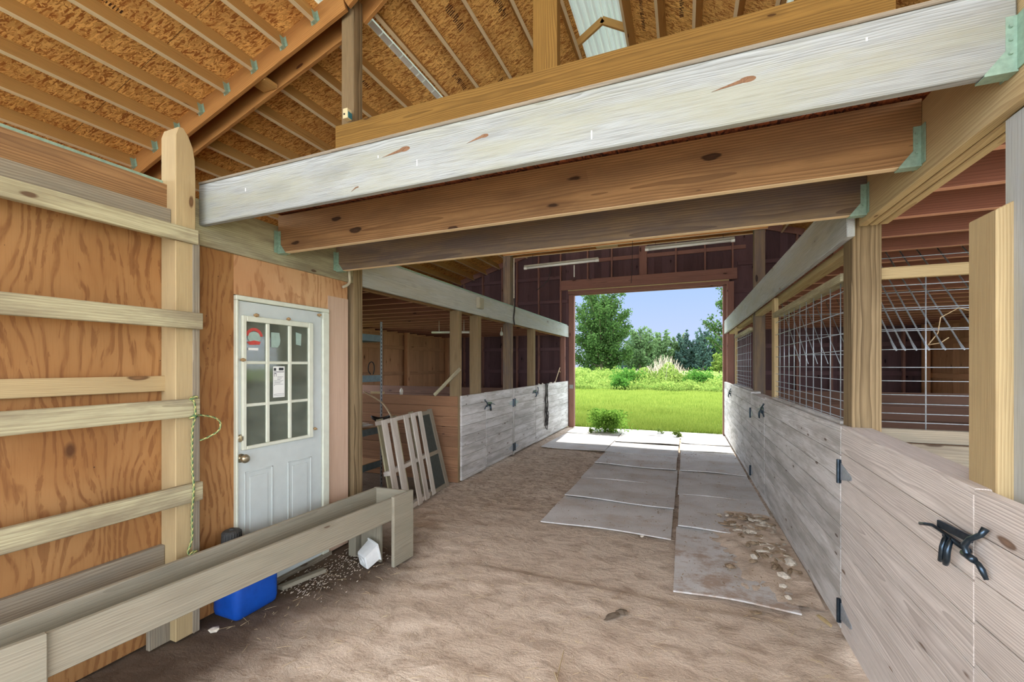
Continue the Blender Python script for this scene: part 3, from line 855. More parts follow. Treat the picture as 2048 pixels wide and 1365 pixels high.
# glazed insert with raised moulding and nine panes
lt = MB(); X = -2.81
Y0, Y1, Z0, Z1 = 1.997, 2.595, 1.02, 1.946
lt.box(X, X + .022, Y0, Y0 + .03, Z0, Z1, 'z'); lt.box(X, X + .022, Y1 - .045, Y1, Z0, Z1, 'z')
lt.box(X, X + .0225, Y0 + .031, Y1 - .046, Z1 - .04, Z1, 'y'); lt.box(X, X + .0225, Y0 + .031, Y1 - .046, Z0, Z0 + .025, 'y')
for yy in (2.178, 2.365): lt.box(X + .002, X + .018, yy, yy + .028, Z0 + .026, Z1 - .041, 'z')
for zz in (1.326, 1.622): lt.box(X + .002, X + .016, Y0 + .031, Y1 - .046, zz - .011, zz + .011, 'y')
lt.build('window_grille', 'trimpaint', d, .004)
for i, (ya, yb_) in enumerate(((2.027, 2.178), (2.206, 2.365), (2.393, 2.55))):
    for j, (za, zb) in enumerate(((1.045, 1.315), (1.337, 1.611), (1.633, 1.906))):
        MB().box(X + .004, X + .007, ya, yb_, za, zb, 'z').build('pane', 'glass', d)
# dark sheet behind the panes, painted in as the shade of the unlit room
MB().box(X + .0005, X + .0015, Y0 + .01, Y1 - .01, Z0 + .01, Z1 - .01, 'z').build('dark_room_sheet', 'darkpanel', d)
for ya, yb_ in ((2.022, 2.241), (2.368, 2.59)):
    b = MB()
    for (y0, y1, z0, z1, a) in ((ya, yb_, .855, .865, 'y'), (ya, yb_, .165, .175, 'y'), (ya, ya + .01, .165, .865, 'z'), (yb_ - .01, yb_, .165, .865, 'z')):
        b.box(X, X + .006, y0, y1, z0, z1, a)
    b.box(X, X + .004, ya + .04, yb_ - .04, .205, .825, 'z')
    b.build('raised_panel', 'doorpaint', d, .004)
kb = MB(); kb.lathe((X, 1.995, .968), [(0, .03), (.006, .03), (.01, .012), (.03, .012), (.036, .024), (.05, .03), (.062, .026), (.068, .01)], 20, (1, 0, 0))
kb.build('door_knob', 'brass', d, smooth=True)
kb = MB(); kb.lathe((X, 1.99, 1.105), [(0, .026), (.012, .026), (.016, .02), (.018, .006)], 20, (1, 0, 0)); kb.box(X + .016, X + .03, 1.985, 1.996, 1.09, 1.12, 'z')
kb.build('deadbolt', 'brass', d)
struct(MB().box(-2.86, -2.78, 1.95, 2.78, -.02, .02, 'y').build('trim_1', 'greyrail'))
# papers and stickers in the panes
t = thing('notice_sheet', 'printed notice sheet taped in the centre pane of the white door', 'paper', (X + .01, 2.29, 1.38))
MB().box(X + .0085, X + .0095, 2.238, 2.335, 1.365, 1.595, 'z').build('sheet', 'paper', t)
b = MB(); XX = X + .0098
b.box(XX, XX + .0004, 2.243, 2.262, 1.563, 1.583); b.box(XX, XX + .0004, 2.285, 2.325, 1.566, 1.585)
b.box(XX, XX + .0004, 2.243, 2.33, 1.552, 1.556)
b.box(XX, XX + .0004, 2.246, 2.249, 1.52, 1.54); b.box(XX, XX + .0004, 2.262, 2.265, 1.52, 1.54); b.box(XX, XX + .0004, 2.246, 2.265, 1.540, 1.545)
for k in range(7):
    z = 1.515 - .009 * k; b.box(XX, XX + .0004, 2.272 if k < 3 else 2.246, 2.322 - .012 * (k % 3), z, z + .0022)
b.box(XX, XX + .0004, 2.246, 2.25, 1.452, 1.457); b.box(XX, XX + .0004, 2.243, 2.33, 1.388, 1.390); b.box(XX, XX + .0004, 2.243, 2.33, 1.378, 1.380)
b.build('printing', 'ink', t)
t = thing('round_sticker', 'faded red and green round sticker in the upper left pane of the door', 'sticker', (X + .01, 2.09, 1.78))
def ring_poly(cy, cz, r0, r1, a0, a1, k=16):
    o = [(X + .009, cy + r1 * math.cos(a), cz + r1 * math.sin(a)) for a in np.linspace(a0, a1, k)]
    i = [(X + .009, cy + r0 * math.cos(a), cz + r0 * math.sin(a)) for a in np.linspace(a1, a0, k)]
    return o + i
b = MB()
for a0 in np.linspace(.15, PI - .15, 9)[:-1]: b.prism(ring_poly(2.09, 1.80, .045, .066, a0, a0 + .36, 4), (.0008, 0, 0))
b.prism([(X + .009, 2.035, 1.765), (X + .009, 2.055, 1.745), (X + .009, 2.13, 1.75), (X + .009, 2.14, 1.77), (X + .009, 2.09, 1.778)], (.0008, 0, 0))
b.build('red_band', 'redsticker', t)
b = MB(); b.prism([(X + .0088, 2.09 + .05 * math.cos(a), 1.80 + .04 * math.sin(a)) for a in np.linspace(0, 2 * PI, 20)[:-1]], (.0006, 0, 0)); b.build('sticker_face', 'greensticker', t)
MB().box(X + .009, X + .0098, 2.045, 2.12, 1.708, 1.725).build('sticker_tab', 'paper', t)
b = MB(); b.prism([(X + .009, 2.222, 1.845), (X + .009, 2.222, 1.735), (X + .009, 2.275, 1.735), (X + .009, 2.292, 1.755), (X + .009, 2.298, 1.79), (X + .009, 2.29, 1.845)], (.0008, 0, 0))
solo(b, 'paper_patch', 'greensticker', 'pale rounded paper patch in the upper middle pane of the door', 'paper', bevel=0)
b = MB(); b.prism([(X + .009, 2.435, 1.86), (X + .009, 2.437, 1.765), (X + .009, 2.483, 1.757), (X + .009, 2.487, 1.85)], (.0008, 0, 0))
solo(b, 'paper_patch', 'greensticker', 'small slanted paper patch in the upper right pane of the door', 'paper', bevel=0)
for k, (yy, zz, lab) in enumerate(((2.095, 1.955, 'above the left panes'), (2.36, 1.957, 'above the middle panes'), (2.655, 2.02, 'in the upper right corner'),
                                   (2.0, 1.64, 'left of the upper panes'), (2.61, 1.085, 'right of the lower panes'))):
    solo(MB().rock((X + .022, yy, zz), .018, .02, .014, k, k), 'mud_nest', 'mud', 'lump of dry mud nest on the door %s' % lab, 'nest', bevel=0)

# ---- stall fronts, gates, partitions
def boards(b, x0, x1, y0, y1, z0, ztop, bw=.1395, skew=0.0, hinge=None, gap=.003, ax='y'):
    z = ztop
    while z > z0 + .01:
        za = max(z0, z - bw + gap)
        if skew:
            dz0 = skew * abs(y0 - hinge); dz1 = skew * abs(y1 - hinge); xm = (x0 + x1) / 2; zm = (z + za) / 2
            b.obox((xm, y0, zm - dz0), (xm, y1, zm - dz1), (0, 0, z - za), (x1 - x0, 0, 0))
        elif ax == 'y': b.box(x0, x1, y0, y1, za, z, 'y')
        else: b.box(x0, x1, y0, y1, za, z, 'x')
        z -= bw


def strap_hinge(Y, z, X, sx, dy, par):
    """butt hinge barrel with a tapering strap; sx = side the aisle lies on, dy = strap direction"""
    b = MB()
    b.tube([(X + sx * .012, Y, z - .07), (X + sx * .012, Y, z + .07)], .010, 10)
    b.box(min(X, X + sx * .006), max(X, X + sx * .006), Y - .012, Y + .012, z - .068, z + .068, 'z')
    o = b.build('hinge', 'iron', par)
    c = MB(); q = [(X, Y + dy * .012, z - .05), (X, Y + dy * .012, z + .05), (X, Y + dy * .17, z + .010), (X, Y + dy * .185, z - .004), (X, Y + dy * .17, z - .016)]
    c.prism(q, (sx * .004, 0, 0)); c.build('hinge_strap', 'galv', o)


def latch(Y, z, X, sx, dy, par):
    """forged gate latch: bolt bar on the gate, curved grips and the keeper on the post side (dy = towards keeper)"""
    P = lambda y, zz, o=.02: (X + sx * o, Y + dy * y, z + zz)
    root = MB()
    root.obox(P(-.155, .035, .014), P(.03, .048, .014), (0, 0, .026), (.012, 0, 0))
    root.obox(P(-.13, .006, .012), P(.02, .004, .012), (0, 0, .018), (.01, 0, 0))
    o = root.build('latch', 'iron', par, .002)
    b = MB(); b.tube([P(-.25, .0, .028), P(-.21, .012, .028), P(-.17, .022, .024), P(-.1, .018, .022), P(.04, .012, .022)], .006, 8)
    b.build('latch_bolt', 'iron', o, smooth=True)
    for dyy in (-.085, -.055):
        b = MB(); b.tube([P(dyy, .016, .024), P(dyy + .012, .004, .034), P(dyy + .018, -.02, .042), P(dyy + .014, -.05, .042), P(dyy - .002, -.072, .038), P(dyy - .018, -.078, .034)], [.006, .008, .009, .009, .008, .006], 9)
        b.build('latch_grip', 'iron', o, smooth=True)
    b = MB(); b.tube([P(.105, .108, .016), P(.102, .086, .026), P(.07, .06, .036), P(.052, .034, .040), P(.052, .012, .036), P(.066, -.002, .030), P(.09, -.006, .026), P(.10, -.02, .022), P(.108, -.045, .016)], [.010, .008, .008, .009, .009, .008, .008, .009, .006], 9)
    b.tube([P(.035, .004, .034), P(.085, .002, .034)], .011, 8)
    b.build('latch_keeper', 'iron', o, smooth=True)


def gate(name, label, x0, x1, y0, y1, zb, zt, mat, hingeY, latchY, sx, Xf, cap=True, skew=0.0, lz=1.0, group=None):
    t = thing(name, label, 'gate', ((x0 + x1) / 2, (y0 + y1) / 2, 0), group)
    b = MB(); boards(b, x0, x1, y0, y1, zb, zt, skew=skew, hinge=hingeY); b.build('gate_boards', mat, t, .003)
    if cap:
        b = MB(); hy0 = skew * abs(y0 - hingeY); hy1 = skew * abs(y1 - hingeY)
        b.obox((Xf - sx * .07, y0, zt + .001 - .02 - hy0 + .02), (Xf - sx * .07, y1, zt + .001 - hy1), (.132, 0, 0), (0, 0, .036))
        b.build('gate_cap', mat, t, .004)
        b = MB()
        for yy in (y0 + .05, y1 - .05): b.box(x1 if sx < 0 else x0 - .038, x1 + .038 if sx < 0 else x0, yy - .045, yy + .045, zb, zt - .06, 'z')
        b.build('gate_frame', mat, t, .003)
    dirh = 1 if latchY > hingeY else -1
    for zz in (zt - .25, zb + .12): strap_hinge(hingeY, zz, Xf, sx, dirh, t)
    latch(latchY, lz, Xf, sx, 1 if latchY > hingeY else -1, t)
    return t


# right side, near to far
def front(name, label, x0, x1, y0, y1, zb, zt, mat, cap=None, sx=-1):
    t = thing(name, label, 'stall barrier', ((x0 + x1) / 2, (y0 + y1) / 2, 0))
    b = MB(); boards(b, x0, x1, y0, y1, zb, zt); b.build('boards', mat, t, .003)
    if cap: MB().box(cap[0], cap[1], y0, y1, zt, zt + .036, 'y').build('front_cap', mat, t, .003)
    return t


front('board_barrier', 'board stall front at the lower right corner beside the near gate latch', .86, .898, .55, 1.815, 0.03, 1.205, 'gate')
gate('stall_gate', 'large near gate of the right stalls with thick cap and black latch', .86, .898, 1.817, 3.055, .03, 1.225, 'gate', 3.062, 1.83, -1, .86, True, .03, 1.0)
t = front('board_barrier', 'whitewashed board front below the near wire window', .86, .898, 3.068, 5.628, .04, 1.205, 'stall', (.862, .98))
gate('stall_gate', 'middle gate of the right stalls below the open gap', .86, .898, 5.66, 6.69, .03, 1.20, 'stall', 6.70, 5.672, -1, .86, True, 0, 1.06)
front('board_barrier', 'whitewashed board front below the far wire window', .86, .898, 6.71, 9.33, .03, 1.205, 'stall', (.862, .98))
t = front('board_barrier', 'sunlit white board front beside the doorway on the right', .86, .898, 9.345, 10.90, .03, 1.235, 'stall')
latch(9.36, 1.05, .86, -1, -1, t)
# left side
front('board_barrier', 'first whitewashed board front of the left stalls by the corner', -2.858, XL, 5.14, 5.90, .02, 1.185, 'stall')
gate('stall_gate', 'nearer of the two left stall gates, hinged at the shared post', -2.858, XL, 5.915, 7.00, .03, 1.19, 'stall', 7.012, 5.93, 1, XL, False, 0, .98)
solo(MB().box(-2.865, XL, 7.02, 7.085, .01, 1.19, 'z'), 'hinge_post', 'stall', 'narrow white upright carrying the hinges of both left gates', 'post')
gate('stall_gate', 'farther of the two left stall gates beside the hanging rope', -2.858, XL, 7.10, 8.26, .03, 1.195, 'stall', 7.093, 8.245, 1, XL, False, 0, 1.05)
front('board_barrier', 'last whitewashed board front of the left stalls by the doorway', -2.858, XL, 8.275, 10.90, .02, 1.20, 'stall')
# partitions
def partition(y, x0, x1, zt, label, mat='loft', sx=1):
    b = MB(); boards(b, x0, x1, y - .019, y + .019, .0, zt, ax='x'); return solo(b, 'stall_partition', mat, label, 'partition', bevel=.003)
partition(5.115, OL + .03, -2.862, 1.18, 'brown board partition closing the left stalls beside the pallet', 'partition')
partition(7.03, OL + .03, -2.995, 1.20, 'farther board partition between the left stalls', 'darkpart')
pt = partition(3.10, 1.045, OR - .03, 1.16, 'low board partition behind the near gate of the right stalls', 'partition')
solo(MB().box(1.045, OR - .03, 3.07, 3.11, 1.165, 1.24, 'x'), 'partition_sill', 'greyrail', 'grey sill board along the base of the wire panel', 'board')
solo(MB().box(1.045, OR - .03, 3.055, 3.078, 1.02, 1.16, 'x'), 'partition_board', 'greyrail', 'weathered dark board under the wire panel sill', 'board')
solo(MB().box(1.045, OR - .03, 3.07, 3.11, 2.10, 2.166, 'x'), 'panel_rail', 'fresh', 'pale pine rail across the top of the wire panel', 'rail')
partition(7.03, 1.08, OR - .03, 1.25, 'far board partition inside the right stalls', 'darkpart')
partition(5.10, 1.0, OR - .03, 1.22, 'middle board partition inside the right stalls', 'darkpart')

# wire panels: each wire is part of one welded sheet
def wire_sheet(U, V, us, vs_, u0, u1, v0, v1, O, r=.0030):
    """O origin, U,V unit vectors; vertical wires at us, horizontal at vs_"""
    b = MB(); O = Vector(O); U = Vector(U); V = Vector(V)
    for u in us: b.tube([O + U * u + V * v0, O + U * u + V * v1], r, 6)
    for v in vs_: b.tube([O + U * u0 + V * v, O + U * u1 + V * v], r, 6)
    return b
hz = [1.277, 1.327, 1.382, 1.434, 1.513, 1.591, 1.693, 1.80, 1.93, 2.06]
def window(y0, y1, label, x=.915):
    t = thing('wire_window', label, 'wire panel', (x, (y0 + y1) / 2, 1.24))
    n_ = int((y1 - y0) / .203)
    wire_sheet((0, 1, 0), (0, 0, 1), [y0 + .08 + .203 * k for k in range(n_)], hz, y0, y1, 1.24, 2.13, (x, 0, 0)).build('wire_grid', 'galv', t, smooth=True)
    MB().box(.885, .925, y0 - .02, y1 + .02, 2.115, 2.165, 'y').box(.925, .985, y0, y1, 2.125, 2.165, 'y').build('window_rail', 'rail', t, .003)
    MB().box(.885, .93, y0 - .02, y1 + .02, 1.242, 1.262, 'y').build('window_sill', 'stall', t, .003)
    return t
window(3.18, 5.29, 'near wire window in the right stall row')
window(7.10, 9.02, 'far wire window in the right stall row')
wire_sheet((1, 0, 0), (0, 0, 1), [1.26 + .2085 * k for k in range(-1, 15)], hz, 1.06, 4.4, 1.235, 2.11, (0, 3.088, 0)).build('wire_panel', 'galv', None, smooth=True)
tag(bpy.data.objects['wire_panel'], 'galvanised wire panel above the low partition at the right', 'wire panel')
# hay rack: a leaning sheet of graduated rods with hooked ends
t = thing('hay_rack', 'leaning wire hay rack with hooked rod ends above the low partition', 'hay rack', (1.6, 3.1, 1.69))
for k, x in enumerate((1.13, 1.17, 1.22, 1.275, 1.345, 1.425, 1.52, 1.63, 1.76, 1.91, 2.08, 2.27)):
    MB().tube([(x - .012, 3.125, 1.745), (x - .006, 3.10, 1.70), (x, 3.085, 1.687), (x + .004, 3.095, 1.69), (x, 3.14, 1.735), (x, 3.45, 2.045), (x, 3.93, 2.50)], .0042, 6).build('rack_rod', 'galv', t, smooth=True)
for k, s_ in enumerate((.16, .34, .52, .72, .92, 1.08)):
    MB().tube([(1.08, 3.11 + s_ * .707, 1.705 + s_ * .707), (2.35, 3.11 + s_ * .707, 1.705 + s_ * .707)], .0035, 6).build('rack_wire', 'galv', t, smooth=True)
t = thing('hay_rack', 'second leaning wire hay rack inside the stall behind the near wire window', 'hay rack', (1.6, 5.2, 1.6))
for x in (1.12, 1.19, 1.27, 1.36, 1.46, 1.57, 1.69):
    MB().tube([(x, 5.22, 1.62), (x, 6.165, 2.405)], .004, 6).build('rack_rod', 'galv', t, smooth=True)
for s_ in (.15, .5, .9):
    MB().tube([(1.05, 5.22 + s_ * .77, 1.62 + s_ * .64), (1.76, 5.22 + s_ * .77, 1.62 + s_ * .64)], .0035, 6).build('rack_wire', 'galv', t, smooth=True)
b = MB(); b.tube([(1.30, 3.16, 1.72), (1.36, 3.2, 1.79), (1.38, 3.22, 1.88), (1.45, 3.2, 1.93), (1.55, 3.18, 1.89), (1.62, 3.18, 1.86)], .003, 6)
b.tube([(1.30, 3.16, 1.72), (1.35, 3.15, 1.73), (1.39, 3.16, 1.76)], .003, 6)
solo(b, 'bent_wire', 'rod', 'loose bent wire caught in the wire panel at the right', 'wire', bevel=0, smooth=True)

# ---- outer and back walls
FILL_OPENINGS = {1: [(3.3, 5.0), (5.2, 7.1)], -1: [(1.3, 3.0), (3.3, 5.0), (5.2, 7.0), (7.2, 8.3)]}      # unseen openings added in the outer walls to light the stalls


def outer_wall(x, sgn, name, mat):
    Y0W = 1.0; OPENINGS = FILL_OPENINGS[sgn]
    t = bpy.data.objects.new(name, None); S.collection.objects.link(t); t.location = (x, 5, 0); struct(t)
    b = MB(); y = Y0W; top = roof_z(x) + .13; rr = random.Random(int(x * 10))
    while y < YB:
        wd = rr.choice((.19, .19, .24, .14)); y1 = min(y + wd, YB); o_ = .003 * rr.random()
        for w0, w1 in OPENINGS:
            if y < w0 < y1: y1 = w0
            if y < w1 < y1: y1 = w1
        opn = any(w0 <= y + 1e-6 and y1 <= w1 + 1e-6 for w0, w1 in OPENINGS)
        for z0, z1 in (((0, .80), (2.35, top)) if opn else ((0, top),)):
            b.box(min(x, x - sgn * .02) - sgn * o_, max(x, x - sgn * .02) - sgn * o_, y - .001, y1 + .001, z0, z1, 'z')
        y = y1
    b.build('siding', mat, t)
    b = MB()
    segs = [Y0W] + [q for w_ in OPENINGS for q in w_] + [YB]
    for z in (.10, .70, 1.37, 2.0, 2.36, 3.0):
        if .75 < z < 2.3:
            for q in range(0, len(segs), 2): b.box(min(x, x + sgn * .038), max(x, x + sgn * .038), segs[q], segs[q + 1], z, z + .088, 'y')
        else: b.box(min(x, x + sgn * .038), max(x, x + sgn * .038), Y0W, YB, z, z + .088, 'y')
    b.build('girts', mat, t, .003)
    for y in (1.05, 3.18, 5.05, 6.98, 8.8, YB - .2):
        MB().box(min(x + sgn * .0385, x + sgn * .14), max(x + sgn * .0385, x + sgn * .14), y, y + .1, 0, top - .15, 'z').build('wall_stud', mat, t, .003)
    return t


outer_wall(OL, 1, 'wall_far_left', 'barnwarm')
outer_wall(OR, -1, 'wall_far_right', 'barnwarm')

bw = bpy.data.objects.new('wall_back', None); S.collection.objects.link(bw); bw.location = (XC, YB, 0); struct(bw)
OX0, OX1, OZ = -2.67, .835, 3.44
b = MB(); x = OL; rr = random.Random(11)
while x < OR:
    wd = rr.choice((.19, .24, .14, .19)); x1 = min(x + wd, OR)
    if x < OX0 < x1: x1 = OX0
    if x < OX1 < x1: x1 = OX1
    z0 = OZ + .08 if (x >= OX0 - 1e-4 and x1 <= OX1 + 1e-4) else 0
    g = -.001; oy = .004 * rr.random()
    poly = [(x + g, YB, z0), (x1 - g, YB, z0), (x1 - g, YB, roof_z(x1) + .15), (x + g, YB, roof_z(x) + .15)]; poly = [(p[0], p[1] + oy, p[2]) for p in poly]
    b.prism(poly, (0, .02, 0)); x = x1
b.build('siding', 'barn', bw)
for x in (-5.9, -5.3, -4.7, -4.26, -3.63, -3.02, -2.3, -1.69, -.18, .455, 1.03, 1.65, 2.28, 2.9, 3.5, 4.1):
    z0 = OZ + .36 if OX0 - .3 < x < OX1 + .2 else 0
    MB().box(x - .019, x + .019, YB - .09, YB - .002, z0, roof_z(x) - .0, 'z').build('wall_stud', 'frame', bw, .003)
MB().box(-1.02, -.84, YB - .11, YB - .002, OZ + .36, roof_z(XC) - .05, 'z').build('king_stud', 'frame', bw, .003)
for z in (.1, .8, 1.4, 2.0, 2.62, 3.26, 3.89):
    for xa, xb in (((OL, OX0 - .16), (OX1 + .13, OR)) if z < 3.8 else ((OL, OR),)):
        if z > 3.8: xa, xb = OL, OX0 - .35
        MB().box(xa, xb, YB - .045, YB - .004, z, z + .088, 'x').build('girt', 'barn', bw, .003)
MB().box(OX1 + .3, OR, YB - .045, YB - .004, 3.89, 3.978, 'x').build('girt', 'barn', bw, .003)
MB().box(-3.2, 1.3, YB - .05, YB - .004, 4.26, 4.35, 'x').build('girt', 'frame', bw, .003)
solo(MB().box(-2.99, 1.115, YB - .16, YB - .115, 3.57, 3.82, 'x'), 'door_header', 'frame', 'red brown header board over the open rear doorway', 'beam', bevel=.004)
b = MB().box(-2.81, .96, YB - .112, YB + .06, OZ + .03, OZ + .115, 'x'); b.box(-2.67, .835, YB - .03, YB + .05, OZ - .0, OZ + .03, 'x')
struct(b.build('trim_2', 'frame'))
solo(MB().box(-2.80, .95, YB - .165, YB - .117, OZ + .105, OZ + .125, 'x'), 'lit_head_strip', 'fresh', 'thin strip under the doorway header, coloured pale for the light on it', 'strip')  # pale colour stands for the light on the head trim
for xa, xb, lab in ((-2.81, OX0, 'left'), (OX1, .955, 'right')):
    t = thing('door_jamb', 'dark brown timber jamb on the %s of the open doorway' % lab, 'jamb', ((xa + xb) / 2, YB, 0))
    MB().box(xa, xb, YB - .03, YB + .11, -.02, OZ + .02, 'z').build('jamb_post', 'frame', t, .004)
    xf = xb if lab == 'left' else xa
    MB().box(xa + .02, xb - .02, YB - .038, YB - .03, 1.0, 1.1, 'z').build('strike_plate', 'shed', t)

# ---- mats
def mat_obj(x0, x1, y0, y1, z, label, seed, curl=.03, lift=0.0):
    b = MB(); nx, ny = 14, 10; rr = random.Random(seed); ph = rr.uniform(0, 6)
    top = []; 
    for j in range(ny + 1):
        for i in range(nx + 1):
            u, v = i / nx, j / ny
            x = x0 + (x1 - x0) * u; y = y0 + (y1 - y0) * v + .012 * math.sin(u * 4 + ph)
            zz = z - .010 + .6 * curl * (1 - v) ** 2 * (.5 + .5 * math.sin(u * 5.5 + ph)) + .004 * math.sin(v * 7 + ph * 2) + .012 * (1 - v)
            top.append((x, y, zz))
    b.v = top + [(x, y, zz - .011) for x, y, zz in top]; b.g = list(b.v); k = len(top); nn = nx + 1
    for j in range(ny):
        for i in range(nx):
            a = j * nn + i; b.f.append((a, a + 1, a + nn + 1, a + nn)); b.f.append((k + a, k + a + nn, k + a + nn + 1, k + a + 1)); b.mi += [0, 0]
    bd = [i for i in range(nn)] + [nn * j + nx for j in range(1, ny + 1)] + [nn * ny + i for i in range(nx - 1, -1, -1)] + [nn * j for j in range(ny - 1, 0, -1)]
    for q in range(len(bd)):
        a, c = bd[q], bd[(q + 1) % len(bd)]; b.f.append((a, k + a, k + c, c)); b.mi.append(0)
    return solo(b, 'rubber_mat', 'mats', label, 'mat', bevel=0, smooth=False)


AX0, AX1 = -1.35, -.11
ys = [4.15, 5.02, 5.99, 6.90, 7.90, 9.06, 10.1, 10.93]
for k in range(7):
    mat_obj(AX0 + (k % 2) * .015 - .01, AX1 + (k % 3) * .01, ys[k], ys[k + 1] + (.08 if k < 6 else 0), .012 + .008 * (1 if k % 2 else 0) , 'grey mat in the middle row, %s from the near end' % ORD[k], k, .022)
ys = [3.22, 4.47, 5.66, 6.93, 8.57, 9.35, 10.72]
for k in range(6):
    mat_obj(-.07 + (k % 2) * .015, (.70 if k == 0 else .84), ys[k], ys[k + 1] + (.08 if k < 5 else 0), .012 + .008 * (k % 2), 'grey mat in the right row, %s from the near end' % ORD[k], 20 + k, .018)
ys = [7.95, 9.88, 10.85]
for k in range(2):
    mat_obj(-2.60, -1.37, ys[k], ys[k + 1], .012, 'grey mat by the doorway on the left side, %s from the near end' % ORD[k], 40 + k, .02)
struct(MB().box(-2.67, .83, 10.80, 11.0, -.06, .0, 'x').build('trim_3', 'mats'))

# ---- feeder trough
t = thing('feed_trough', 'long narrow wooden feed trough along the plywood wall', 'trough', (-2.35, 1.8, 0))
f0, f1 = Vector((-2.375, .45, 0)), Vector((-2.150, 3.0, 0)); k0, k1 = Vector((-2.60, .45, 0)), Vector((-2.485, 2.98, 0))
Z = lambda v, z: Vector((v.x, v.y, z))
MB().obox(Z(f0, .455), Z(f1, .455), (0, 0, .175), (.03, 0, 0)).build('front_board', 'trough', t, .004)
MB().obox(Z(k0, .445), Z(k1, .445), (0, 0, .19), (.03, 0, 0)).build('back_board', 'trough', t, .004)
b = MB(); b.prism([Z(f0, .37), Z(f1, .37), Z(k1, .37), Z(k0, .37)], (0, 0, .02)); b.build('trough_floor', 'trough', t)
MB().obox((-2.50, 2.985, .455), (-2.165, 3.005, .455), (0, 0, .175), (0, .03, 0)).build('end_board', 'trough', t, .004)
MB().obox((-2.147, 2.775, .275), (-2.128, 3.01, .275), (0, 0, .56), (.03, -.002, 0)).build('leg', 'trough', t, .004)
MB().obox((-2.362, .60, .275), (-2.316, .86, .275), (0, 0, .56), (.03, -.003, 0)).build('leg', 'trough', t, .004)
MB().box(-2.62, -2.545, 2.80, 2.93, 0, .40, 'z').build('leg', 'trough', t, .004)
solo(MB().box(-2.485, -2.285, 2.80, 2.825, .0, .366, 'z'), 'prop_board', 'trough', 'upright board propped under the far end of the feed trough', 'board')
solo(MB().obox((-2.66, 2.18, .02), (-2.58, 2.50, .02), (.05, 0, 0), (0, 0, .03)), 'loose_board', 'trough', 'loose flat board on the ground under the feed trough', 'board')

# ---- blue container behind the trough
t = thing('blue_jug', 'blue plastic jug with black ribbed cap behind the feed trough', 'jug', (-2.71, 1.93, 0))
def rbox(x0, x1, y0, y1, z0, z1, r, k=5):
    b = MB(); prof = [(z0, -r * .6), (z0 + r * .4, -r * .15), (z0 + r, 0), (z1 - r, 0), (z1 - r * .3, -r * .3), (z1, -r)]
    ring = []
    for (cx_, cy_, a0) in ((x1 - r, y1 - r, 0), (x0 + r, y1 - r, PI / 2), (x0 + r, y0 + r, PI), (x1 - r, y0 + r, 1.5 * PI)):
        for i in range(k + 1):
            a = a0 + PI / 2 * i / k; ring.append((cx_, cy_, math.cos(a), math.sin(a)))
    m_ = len(ring)
    for z, d_ in prof:
        for cx_, cy_, ca, sa in ring: q = (cx_ + (r + d_) * ca, cy_ + (r + d_) * sa, z); b.v.append(q); b.g.append(q)
    for j in range(len(prof) - 1):
        for i in range(m_): b.f.append((j * m_ + i, j * m_ + (i + 1) % m_, (j + 1) * m_ + (i + 1) % m_, (j + 1) * m_ + i)); b.mi.append(0)
    b.f.append(tuple(range(m_))[::-1]); b.f.append(tuple((len(prof) - 1) * m_ + i for i in range(m_))); b.mi += [0, 0]
    return b
rbox(-2.80, -2.56, 1.79, 2.10, .0, .40, .045).build('jug_body', 'bluejug', t, smooth=True)
b = MB(); b.lathe((-2.70, 1.86, .40), [(0, .05), (.04, .045), (.06, .045)], 24); b.build('jug_neck', 'blackplastic', t, smooth=True)
b = MB(); c0 = Vector((-2.70, 1.86, .455))
pr = []
for z, r_ in ((0, .056), (.075, .054), (.085, .045), (.09, .016), (.097, .016), (.098, .002)):
    for i in range(48):
        rr_ = r_ + (.0025 if (i % 2 and z < .08) else 0); a = 2 * PI * i / 48
        q = (c0.x + rr_ * math.cos(a), c0.y + rr_ * math.sin(a), c0.z + z); b.v.append(q); b.g.append(q)
for j in range(5):
    for i in range(48): b.f.append((j * 48 + i, j * 48 + (i + 1) % 48, (j + 1) * 48 + (i + 1) % 48, (j + 1) * 48 + i)); b.mi.append(0)
b.build('jug_cap', 'blackplastic', t)
b = MB(); b.lathe((-2.66, 2.03, .40), [(0, .012), (.03, .012), (.035, .018), (.05, .018), (.052, .004)], 12); b.build('jug_spout', 'blackplastic', t)

# ---- white jug lying by the trough
t = thing('white_tub', 'white square plastic tub tipped over by the far trough leg', 'tub', (-2.38, 2.78, 0))
b = MB()
A = Vector((-2.345, 2.655, .062)); D = Vector((.05, .125, .085)); U_ = Vector((0, -.30, 1)).normalized(); S_ = D.cross(U_).normalized(); D = D.normalized()
prof = [(0, .050), (.008, .058), (.115, .066), (.12, .076), (.127, .076)]
for (h, r_) in prof:
    for i in range(16):
        a = 2 * PI * i / 16; cx_, cy_ = math.cos(a), math.sin(a); kq = r_ / max(abs(cx_), abs(cy_), .74)
        q = A + D * h + S_ * (cx_ * kq) + U_ * (cy_ * kq); b.v.append(tuple(q)); b.g.append(tuple(q))
for j in range(4):
    for i in range(16): b.f.append((j * 16 + i, j * 16 + (i + 1) % 16, (j + 1) * 16 + (i + 1) % 16, (j + 1) * 16 + i)); b.mi.append(0)
b.f.append(tuple(range(16))[::-1]); b.mi.append(0)
b.build('tub_body', 'jug', t)
b = MB()
for r_ in (.014, .024, .034): 
    pts = [A - D * .001 + S_ * (r_ * math.cos(a)) + U_ * (r_ * math.sin(a)) for a in np.linspace(0, 2 * PI, 20)]
    b.tube(pts, .0015, 5, cap=False)
b.build('base_rings', 'jug', t)

